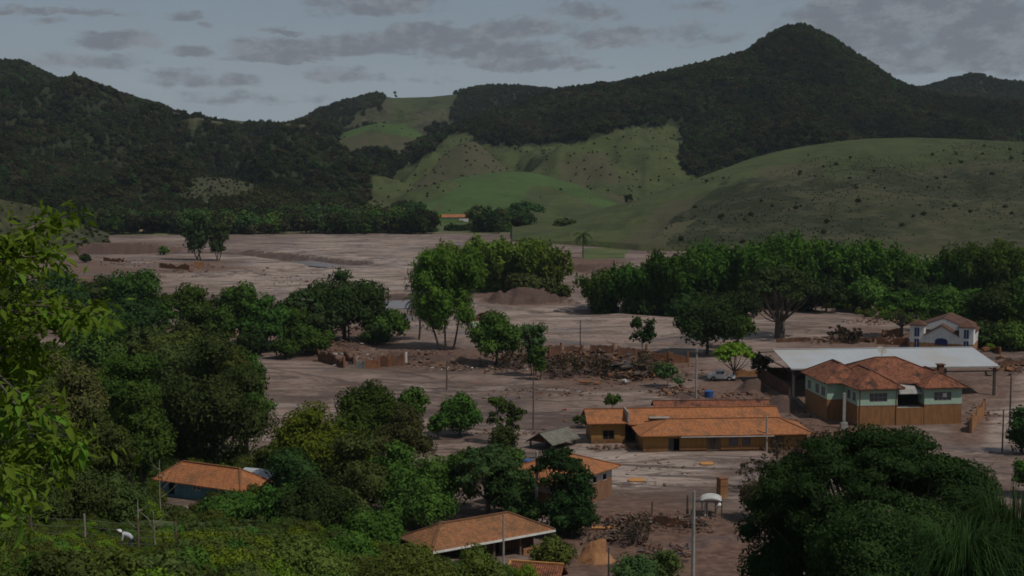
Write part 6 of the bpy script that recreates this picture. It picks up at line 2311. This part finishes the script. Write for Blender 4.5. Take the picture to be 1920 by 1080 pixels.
for _ in range(1500):
    y = rng.uniform(60, 125)
    px = rng.uniform(1380, 2150)
    x = (px - 960) / F * y
    pts.append((x, y, -.15))
pts = np.array(pts)
pts[:, 2] += ground(pts[:, 0], pts[:, 1])
scatter('undergrowth', pts[pts[:, 2] > .45], 0.5, 1.4, BUSH_COL, 61)
pts = []
for _ in range(2600):
    px, py = rng.uniform(-80, 520), rng.uniform(560, 1000)
    p = G(px, py)
    z = 0.0
    lim = 330 if py < 700 else (500 if py > 860 else 420)
    if px > lim + 40 * math.sin(py * .05):
        continue
    pts.append((p.x, p.y, z - .1))
pts = np.array(pts)
pts[:, 2] += ground(pts[:, 0], pts[:, 1])
ux, uy = project(pts[:, 0], pts[:, 1], pts[:, 2] + 2.0)
pts = pts[~((ux > 290) & (ux < 380) & (uy < 950) & (uy > 800) & (pts[:, 1] < 175))]
scatter('undergrowth', pts, 0.7, 2.6, BUSH_COL, 62)
# weeds and low scrub behind the church and along hill foot
pts = []
for _ in range(1400):
    px, py = rng.uniform(1540, 2000), rng.uniform(575, 660)
    if py > 575 + (px - 1540) * .22 and px < 1840:
        continue
    p = G(px, py)
    pts.append((p.x, p.y, -.1))
pts = np.array(pts)
pts[:, 2] += ground(pts[:, 0], pts[:, 1])
scatter('undergrowth', pts, 0.6, 2.0, BUSH_COL, 63)

# named bushes along the bottom edge
for (lab, px, top, d, w_, mt) in (('bright scrub bush at the bottom edge left of the veranda house', 560, 1004, 62, 190, 'scrub'),
                                  ('yellow green scrub bush along the bottom edge, below the dark leafy tree', 760, 1032, 66, 220, 'scrub'),
                                  ('green scrub bush covering the veranda house corner', 890, 1020, 84, 120, 'scrub'),
                                  ('scrub bush at the bottom edge under the turquoise house', 440, 1030, 58, 150, 'scrub'),
                                  ('dark green bush before the dark leafy tree at the bottom', 660, 990, 80, 130, 'mango')):
    q = at(px, top, d)
    TR('bush', lab, px, 1080, top, w_, mt, d=d, name='shrub', cat='shrub')

fd = 74.0
fence_pts = [(-60, 1052, 62), (60, 1046, 66), (160, 1042, 70), (260, 1036, 75), (330, 1030, 80)]
f0 = at(160, 1042, 70)
fz = [(at(px, py, d).x, d) for px, py, d in fence_pts]
fence = thing('wire_fence', 'wire fence with rough wooden posts across the lower left scrub', 'fence', (fz[2][0], fz[2][1], gz(*fz[2])), 0)
base = Vector(fence.location)
P = [Vector((x, y, gz(x, y))) - base for x, y in fz]
tops = [1.5, 1.5, 1.55, 1.6, 1.5]
for i, q in enumerate(P):
    MB().cyl((q.x, q.y), .075, q.z - .4, q.z + tops[i] + .25, 7, .06).build('post', 'wood' if i != 2 else 'bark_pale', fence)
for k in range(4):
    for i in range(len(P) - 1):
        h = .45 + .36 * k
        tv, tf = tube([P[i] + Vector((0, 0, h)), (P[i] + P[i + 1]) / 2 + Vector((0, 0, h - .05)), P[i + 1] + Vector((0, 0, h))], [.008] * 3, 4)
        link('wire', mesh_np('wire', tv, tf, 'wire'), fence)


def bare_tree(label, px, base, top, d, spread, seed, mat='bark_pale', n=5):
    r = np.random.default_rng(seed)
    q = at(px, base, d)
    p = Vector((q.x, q.y, gz(q.x, q.y)))
    H = at(px, top, d).z - p.z
    o = thing('dead_tree', label, 'tree', p, 0)
    tv, tf = limb((0, 0, -.4), (r.normal() * .1, 0, H), .075, .03, r, .02, 7, 7)
    link('trunk', mesh_np('trunk', tv, tf, mat, smooth=True), o)
    for i in range(n):
        z = H * (.4 + .55 * i / n)
        a = r.random() * 6.28
        tv, tf = limb((0, 0, z), (math.cos(a) * spread, math.sin(a) * spread * .6, z + spread * (.6 + .5 * r.random())), .035, .01, r, .1, 5, 5)
        link('branch', mesh_np('branch', tv, tf, mat, smooth=True), o)


bare_tree('thin dead tree with bare pale branches in front of the turquoise house', 304, 1000, 862, 118, 1.6, 5)
bare_tree('thin grey dead stem beside the bent over person', 257, 1040, 938, 79, .9, 6, n=3)
bare_tree('pale leafless stem right of the bent over person', 292, 1045, 958, 81, 1.2, 9, n=4)


def build_person():
    q = at(243, 1004, 76)
    px_, py_ = q.x, q.y
    z0 = gz(px_, py_)
    hip = max(0.9, q.z - z0 - .12)
    root = thing('person', 'person in a white cap and pale shirt bending over behind the wire fence', 'person', (px_, py_, z0), 0)
    # skeleton: bent forward towards -x (left in the picture)
    lift = q.z - z0 - 1.05
    g = lambda x, y, z: (x, y, z + lift)
    pts, rad, ed = [], [], []

    def add(p, r_, par=None):
        pts.append(p)
        rad.append(r_)
        if par is not None:
            ed.append((par, len(pts) - 1))
        return len(pts) - 1
    pel = add(g(.12, 0, .92), .15)
    sp1 = add(g(-.02, 0, 1.06), .155, pel)
    sp2 = add(g(-.22, 0, 1.17), .165, sp1)
    nk = add(g(-.40, 0, 1.20), .07, sp2)
    hd = add(g(-.50, 0, 1.22), .075, nk)
    for s_ in (-1, 1):
        sh_ = add(g(-.30, s_ * .19, 1.15), .075, sp2)
        el_ = add(g(-.34, s_ * .24, .86), .052, sh_)
        wr_ = add(g(-.48, s_ * .20, .62), .038, el_)
        pm = add(g(-.52, s_ * .19, .54), .042, wr_)
        hp = add(g(.12, s_ * .11, .88), .105, pel)
        kn = add(g(-.02, s_ * .13, .50 - lift * .45), .070, hp)
        ak = add(g(.08, s_ * .13, .08 - lift), .048, kn)
        add(g(-.12, s_ * .14, .04 - lift), .042, ak)
    me = bpy.data.meshes.new('body')
    me.from_pydata(pts, ed, [])
    o = link('body', me, root)
    me.materials.append(M['shirt'])
    me.materials.append(M['trousers'])
    me.materials.append(M['skin'])
    sk_ = o.modifiers.new('skin', 'SKIN')
    for i, v in enumerate(me.skin_vertices[0].data):
        v.radius = (rad[i], rad[i])
        v.use_root = (i == 0)
    ss = o.modifiers.new('sub', 'SUBSURF')
    ss.levels = ss.render_levels = 2
    dg = bpy.context.evaluated_depsgraph_get()
    me2 = bpy.data.meshes.new_from_object(o.evaluated_get(dg))
    o.modifiers.clear()
    o.data = me2
    for pl in me2.polygons:
        c = pl.center
        pl.use_smooth = True
        z = c.z - lift
        if z < .93 and abs(c.y) < .30 and c.x > -.2:
            pl.material_index = 1
        elif c.x < -.37 and (z > 1.1) or z < .80 and c.x < -.3:
            pl.material_index = 2
        else:
            pl.material_index = 0
    # head with face, looking down-left
    bm = bmesh.new()
    bmesh.ops.create_icosphere(bm, subdivisions=3, radius=1)
    for v in bm.verts:
        x, y, z = v.co
        k = 1.0
        if x < -.5 and abs(y) < .22 and -.25 < z < .15:
            k = 1.16                                   # nose
        if x < -.55 and .15 < abs(y) < .5 and .05 < z < .3:
            k = .94                                    # eye sockets
        if abs(y) > .85 and -.3 < z < .2:
            k = 1.12                                   # ears
        v.co = Vector((x * .105 * k, y * .082 * k, z * .125 * (1.0 if z > -.3 else .92)))
    hm = bpy.data.meshes.new('head')
    bm.to_mesh(hm)
    bm.free()
    for pl in hm.polygons:
        pl.use_smooth = True
    hm.materials.append(M['skin'])
    h_ = link('head', hm, root, g(-.56, 0, 1.24))
    h_.rotation_euler = (0, R(35), 0)
    bm = bmesh.new()
    bmesh.ops.create_uvsphere(bm, u_segments=18, v_segments=10, radius=1)
    for v in list(bm.verts):
        if v.co.z < -.05:
            v.co.z = -.05
    for v in bm.verts:
        v.co = Vector((v.co.x * .125, v.co.y * .10, v.co.z * .12 + .045))
        if v.co.z < .05 and v.co.x < -.07:
            v.co.x -= .075
    cm = bpy.data.meshes.new('cap')
    bm.to_mesh(cm)
    bm.free()
    for pl in cm.polygons:
        pl.use_smooth = True
    cm.materials.append(M['cap'])
    c_ = link('cap', cm, root, g(-.56, 0, 1.245))
    c_.rotation_euler = (0, R(35), 0)
    # fingers: short tapered chains rooted in each palm
    for s_ in (-1, 1):
        parts = []
        for k, (dy, L) in enumerate(((-.030, .075), (-.010, .085), (.010, .08), (.030, .062))):
            b = np.array(g(-.525, s_ * .19 + dy, .53))
            parts.append(tube([b, b + np.array([-.02, 0, -.04]), b + np.array([-.012, 0, -L])], [.010, .009, .007], 6))
        b = np.array(g(-.53, s_ * .19 - s_ * .04, .56))
        parts.append(tube([b, b + np.array([-.03, -s_ * .02, -.02]), b + np.array([-.05, -s_ * .015, -.05])], [.012, .011, .008], 6))
        tv, tf = join(parts)
        link('fingers', mesh_np('fingers', tv, tf, 'skin', smooth=True), root)


build_person()


# ------------------------------------------------------------------ near leafy tree at the left edge
def near_tree():
    r = np.random.default_rng(77)
    d0 = 16.0
    q = at(-190, 900, d0)
    p = Vector((q.x, q.y, gz(q.x, q.y)))
    root = thing('leafy_tree', 'near bright green leafy tree reaching in from the edge beside the mudflat view', 'tree', p, 0)
    base = np.array(p)
    variants_ = []
    for k in range(4):
        V, Fq = [], []
        L, Wd = 1.0, .40
        n = 5
        for j in range(n + 1):
            t = j / n
            w_ = Wd * .5 * math.sin(math.pi * min(.97, t * .92 + .06)) ** .8
            zc = -.18 * t * t * (1 + .5 * k)
            fold = .10 * w_ / .2
            V += [(t * L, -w_, zc + fold), (t * L, 0, zc), (t * L, w_, zc + fold)]
        for j in range(n):
            for c in range(2):
                a = j * 3 + c
                Fq.append((a, a + 3, a + 4, a + 1))
        variants_.append(mesh_np('leaf', np.array(V), np.array(Fq), 'near', smooth=True))
    limbs = []
    targets = [  # branch tip px, py, distance
        (20, 470, 16), (60, 445, 16), (95, 470, 16.5), (40, 520, 15.5), (10, 560, 16), (70, 570, 16), (110, 585, 15.5), (185, 588, 15), (150, 600, 15), (200, 600, 15.5), (165, 575, 15.5),
        (20, 640, 16), (70, 650, 15.5), (90, 690, 15.5), (30, 720, 16), (105, 410, 17.5), (130, 405, 17.5), (120, 490, 16), (30, 600, 17), (60, 500, 17),
        (60, 810, 14), (110, 800, 14), (150, 825, 14), (160, 845, 14), (40, 830, 14.5), (110, 840, 14), (20, 905, 13), (55, 955, 13), (35, 975, 13), (10, 880, 13.5), (115, 900, 14),
        (10, 440, 16), (0, 500, 16), (0, 680, 16), (5, 780, 14.5), (50, 690, 16.5)]
    trunk_top = np.array(at(-150, 640, d0)) - base
    limbs.append(limb((0, 0, -.5), trunk_top, .16, .09, r, .05, 8, 8))
    hubs = [np.array(at(-60, y, d0)) - base for y in (470, 560, 650, 830, 950)]
    for h in hubs:
        limbs.append(limb(trunk_top * .8, h, .06, .03, r, .08, 6, 6))
    leaf_objs = 0
    tips = []
    for (px, py, d) in targets:
        tip = np.array(at(px, py, d)) - base
        h = min(hubs, key=lambda v: np.linalg.norm(v - tip))
        mid = h + (tip - h) * .5 + r.normal(size=3) * .06
        limbs.append(tube([h, (h + mid) / 2, mid, (mid + tip) / 2 + np.array([0, 0, .03]), tip], [.022, .018, .013, .009, .004], 5))
        tips.append((mid, tip))
    tv, tf = join(limbs)
    link('branches', mesh_np('branches', tv, tf, 'bark', smooth=True), root)
    per = 8
    Vx, Fx = [], []
    for (mid, tip) in tips:
        dirb = (tip - mid) / (np.linalg.norm(tip - mid) + 1e-6)
        for i in range(per):
            t = .35 + .68 * (i / (per - 1))
            pos = mid + (tip - mid) * t + r.normal(size=3) * .035
            o = bpy.data.objects.new('leaf', variants_[r.integers(4)])
            COL.objects.link(o)
            o.parent = root
            o.location = pos
            ang = math.atan2(dirb[1], dirb[0]) + r.normal() * 1.0
            o.rotation_euler = (r.normal() * .5, .35 + r.normal() * .45, ang)
            s_ = .14 + .09 * r.random()
            o.scale = (s_, s_, s_)
        for i in range(70):                       # the smaller leaves between, too many to pick apart
            t = .1 + .95 * r.random()
            c = mid + (tip - mid) * t + r.normal(size=3) * np.array([.16, .2, .11])
            ang, tl = r.random() * 6.283, .35 + r.normal() * .5
            rot = np.array((Matrix.Rotation(ang, 3, 'Z') @ Matrix.Rotation(tl, 3, 'Y') @ Matrix.Rotation(r.normal() * .5, 3, 'X')))
            k = .08 + .11 * r.random()
            q = np.array([[0, 0, 0], [.4, -.19, .04], [1, 0, -.16], [.4, .19, .04]]) * k
            i0 = len(Vx)
            Vx += list(q @ rot.T + c)
            Fx.append((i0, i0 + 1, i0 + 2, i0 + 3))
    fo = link('foliage', mesh_np('foliage', np.array(Vx), np.array(Fx), 'near'), root)
    fo['kind'] = 'stuff'


near_tree()
print('leaf triangles', BUDGET[0])

# ------------------------------------------------------------------ haze
hz = MB().box(-26000, 26000, -3000, 14000, -14, 232)
hm_, hnt, hout = mat_new('haze_air')
pv = N(hnt, 'ShaderNodeVolumePrincipled')
pv.inputs['Color'].default_value = (0.74, 0.87, 1.0, 1)
pv.inputs['Density'].default_value = 0.000038
pv.inputs['Anisotropy'].default_value = 0.0
hnt.links.new(pv.outputs[0], hout.inputs['Volume'])
M['haze_air'] = hm_
ho = hz.build('haze', 'haze_air')
ho['kind'] = 'stuff'
